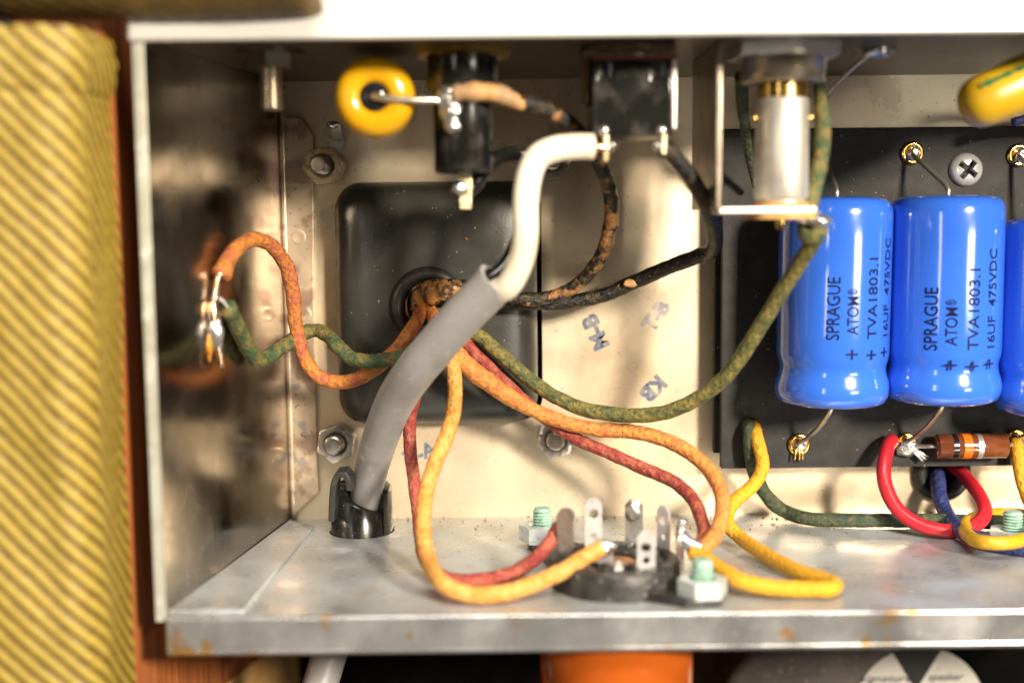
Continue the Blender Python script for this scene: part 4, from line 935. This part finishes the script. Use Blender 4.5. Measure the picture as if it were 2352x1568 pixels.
wire('red cloth wire running beneath the amber wire toward the socket',
     [(1005, 715, -8), (1035, 745, -15), (1080, 800, -17), (1130, 850, -16.5), (1195, 912, -16), (1262, 968, -16), (1330, 1010, -17), (1405, 1043, -19), (1480, 1076, -22), (1545, 1105, -26), (1590, 1145, -32), (1612, 1195, -39), (1618, 1230, -44), (1600, 1262, -48), (1580, 1270, -48.5)],
     1.32, M_red, 9, 0.07)
wire('bright amber cloth wire hanging in a loop onto the floor',
     [(985, 712, -9), (1010, 760, -18), (1035, 820, -24), (1044, 872, -26), (1044, 932, -29), (1026, 1000, -33), (1000, 1062, -37), (978, 1135, -42), (973, 1215, -47), (984, 1285, -53), PF(1012, 1334, 4.2), PF(1062, 1361, 2.2), PF(1130, 1364, 1.9), PF(1200, 1349, 2.3), (1285, 1314, -57.5), (1350, 1275, -56), (1382, 1258, -55)],
     1.5, M_orange2, 10, 0.06)
wire('red cloth wire dropping behind the grey cable to the socket',
     [(1000, 720, -9), (985, 800, -22), (955, 900, -24), (942, 960, -23), (942, 1030, -24), (950, 1100, -26), (961, 1180, -31), (968, 1250, -38), (984, 1296, -46), PF(1020, 1326, 1.7), PF(1070, 1334, 1.5), PF(1130, 1328, 1.6), PF(1190, 1310, 2.2), (1240, 1272, -49), (1270, 1232, -47), (1288, 1205, -46)],
     1.3, M_red, 11, 0.08)
wire('bright yellow cloth wire from the board hole folding forward on the floor',
     [V((WH.x + 0.6, YB + 3, WH.z)), V((WH.x + 0.7, YB - 1.0, WH.z - 0.4)), (1738, 1005, -12), (1750, 1050, -14), (1749, 1082, -15), (1728, 1116, -17), (1692, 1146, -20), (1672, 1176, -23), (1673, 1206, -26), PF(1705, 1238, 2.2), PF(1762, 1276, 1.9), PF(1830, 1310, 1.8), PF(1890, 1330, 1.8), PF(1917, 1342, 1.8), PF(1905, 1352, 1.8), PF(1850, 1352, 1.8), PF(1770, 1348, 2.2), PF(1700, 1333, 3.2), (1650, 1303, -55), (1612, 1278, -51), (1590, 1268, -49.5)],
     1.42, M_yelw, 12, 0.035, 'wires leaving the board')
wire('dark green cloth wire from the board hole lying along the floor',
     [V((WH.x - 0.6, YB + 3, WH.z)), V((WH.x - 0.6, YB - 1.2, WH.z + 0.2)), (1722, 1000, -11), (1726, 1050, -11), (1738, 1098, -9.5), (1765, 1143, -8), (1800, 1172, -7), PF(1855, 1190, 1.7), PF(1950, 1194, 1.7), PF(2060, 1195, 1.7), PF(2180, 1196, 1.7), PF(2350, 1200, 1.7), PF(2600, 1200, 1.7)],
     1.5, M_dkgreen, 13, 0.06, 'wires leaving the board')
wire('smooth red plastic wire looping below the board edge',
     [(2050, 1010, -10), (2040, 1024, -12), (2030, 1075, -15), (2036, 1122, -17), (2064, 1172, -19), (2115, 1206, -21), (2180, 1219, -22), (2236, 1208, -21), (2262, 1178, -18), (2250, 1138, -12), (2215, 1092, -4), (2185, 1068, 1), (2178, 1062, 4)],
     1.5, M_redpvc, 14, 0.0, 'wires leaving the board')
wire('dark blue wire coming out of the black grommet',
     [(2150, 1080, 4), (2152, 1088, -1), (2155, 1105, -4), (2158, 1140, -7), (2178, 1185, -12), PF(2215, 1224, 2.2), PF(2280, 1248, 1.6), PF(2360, 1260, 1.6), PF(2500, 1275, 1.6)],
     1.6, M_bluew, 15, 0.03, 'wires leaving the board')
wire('dull yellow wire coiled round the mint nut at right',
     [PF(2500, 1215, 1.6), PF(2400, 1195, 1.6), PF(2340, 1181, 2.0), PF(2280, 1180, 2.4), PF(2232, 1192, 2.4), PF(2215, 1214, 2.6), PF(2240, 1240, 3.4), PF(2300, 1247, 3.6), PF(2360, 1236, 3.2), PF(2420, 1210, 3), PF(2520, 1180, 3)],
     1.35, M_dkyel, 16, 0.03, 'wires leaving the board')
wire('bright yellow wire leaving the last joint at right edge',
     [(2332, 1014, -9), (2336, 1030, -11), (2341, 1070, -12), (2352, 1120, -13), (2375, 1170, -14), PF(2420, 1215, 2)],
     1.35, M_yelw, 17, 0.03, 'wires leaving the board')
# soldered terminal on the side panel
tp = P(494, 765, -42.6)
tm = thing('wall_terminal', 'blurred solder terminal on the side panel joining orange and green wires', 'terminal', tp)
obj('solder', G().blob(P(495, 765, -42.8), (1.5, 1.4, 3.3), 0.3, 71).blob(P(491, 728, -42.6), (1.1, 1.1, 2.0), 0.3, 72), M_solder, tm, smooth=180)
obj('lug', G().tube([P(489, 690, -42.6), P(490, 720, -42.8), P(494, 770, -42.9), P(504, 812, -42.8), P(509, 842, -42.8)], [0.8, 1.1, 0.9, 0.7, 0.6], 10, 0.5), M_copper, tm, smooth=180)
wx = lambda Y: XB + (XFr - XB) * (Y / YF)
obj('stand_off', G().tube([V((wx(-43) + 0.2, -43, tp.z)), tp], [0.7, 0.6], 10, 0.6), M_tin, tm, smooth=180)

obj('flux', G().blob(P(478, 800, -43.6), (0.8, 0.8, 2.6), 0.35, 73), M_flux, tm, smooth=180)  # amber blob added in place of the lug's reflection in the side panel
# loose crumbs of wax and wire scrap on the floor, the transformer and the board
random.seed(11)
M_crumb = mat('tan_crumbs', (0.30, 0.17, 0.06), 0.7, 0, [((0.10, 0.06, 0.03), 90, 0.45, 0.6, 3, 0.9), ((0.52, 0.38, 0.18), 70, 0.55, 0.65, 3, 0.8)])
def crumb(g, c, r, seed):
    vs = []; n = V((random.uniform(-1, 1), random.uniform(-1, 1), random.uniform(-1, 1))).normalized()
    q = n.rotation_difference(V((0, 0, 1))).to_matrix()
    for x, y, z in ((1, 0, 0), (-0.6, 0.8, 0.1), (-0.5, -0.7, 0), (0.1, 0.1, 0.6), (0, 0, -0.4)): vs.append(c + q @ V((x * r * random.uniform(0.6, 1.6), y * r, z * r)))
    g.add(vs, [(0, 1, 3), (1, 2, 3), (2, 0, 3), (1, 0, 4), (2, 1, 4), (0, 2, 4)])
g = G()
for i in range(150):
    x = random.uniform(-40, 95); y = -abs(random.gauss(0, 5)) - 0.5
    crumb(g, V((x, y, ZF + 0.12)), random.uniform(0.12, 0.42), i)
for i in range(70): crumb(g, V((random.gauss(58, 16), -2 - abs(random.gauss(0, 6)), ZF + 0.12)), random.uniform(0.15, 0.5), i)
for i in range(60): crumb(g, V((random.uniform(-50, 95), random.uniform(-60, -4), ZF + 0.1)), random.uniform(0.08, 0.25), i)
o_ = obj('floor_crumbs', g, M_crumb, None, smooth=0); tag(o_, 'tan crumbs and wire scraps scattered along the floor at the back', 'debris', kind='stuff')
g = G()
for i in range(26): crumb(g, V((random.uniform(BX0 + 5, BX1 - 6), -10.45, random.uniform(BZ0 + 5, BZ1 - 5))), random.uniform(0.1, 0.34), i)
for i in range(22): crumb(g, V((random.uniform(bx0 + 2, 92), YB - 0.12, random.choice((random.uniform(bz0 + 1, bz0 + 12), random.uniform(bz1 - 16, bz1 - 3))))), random.uniform(0.1, 0.3), i)
o_ = obj('crumbs', g, M_crumb, None, smooth=0); tag(o_, 'pale specks of dirt stuck to the black cover and board', 'debris', kind='stuff')
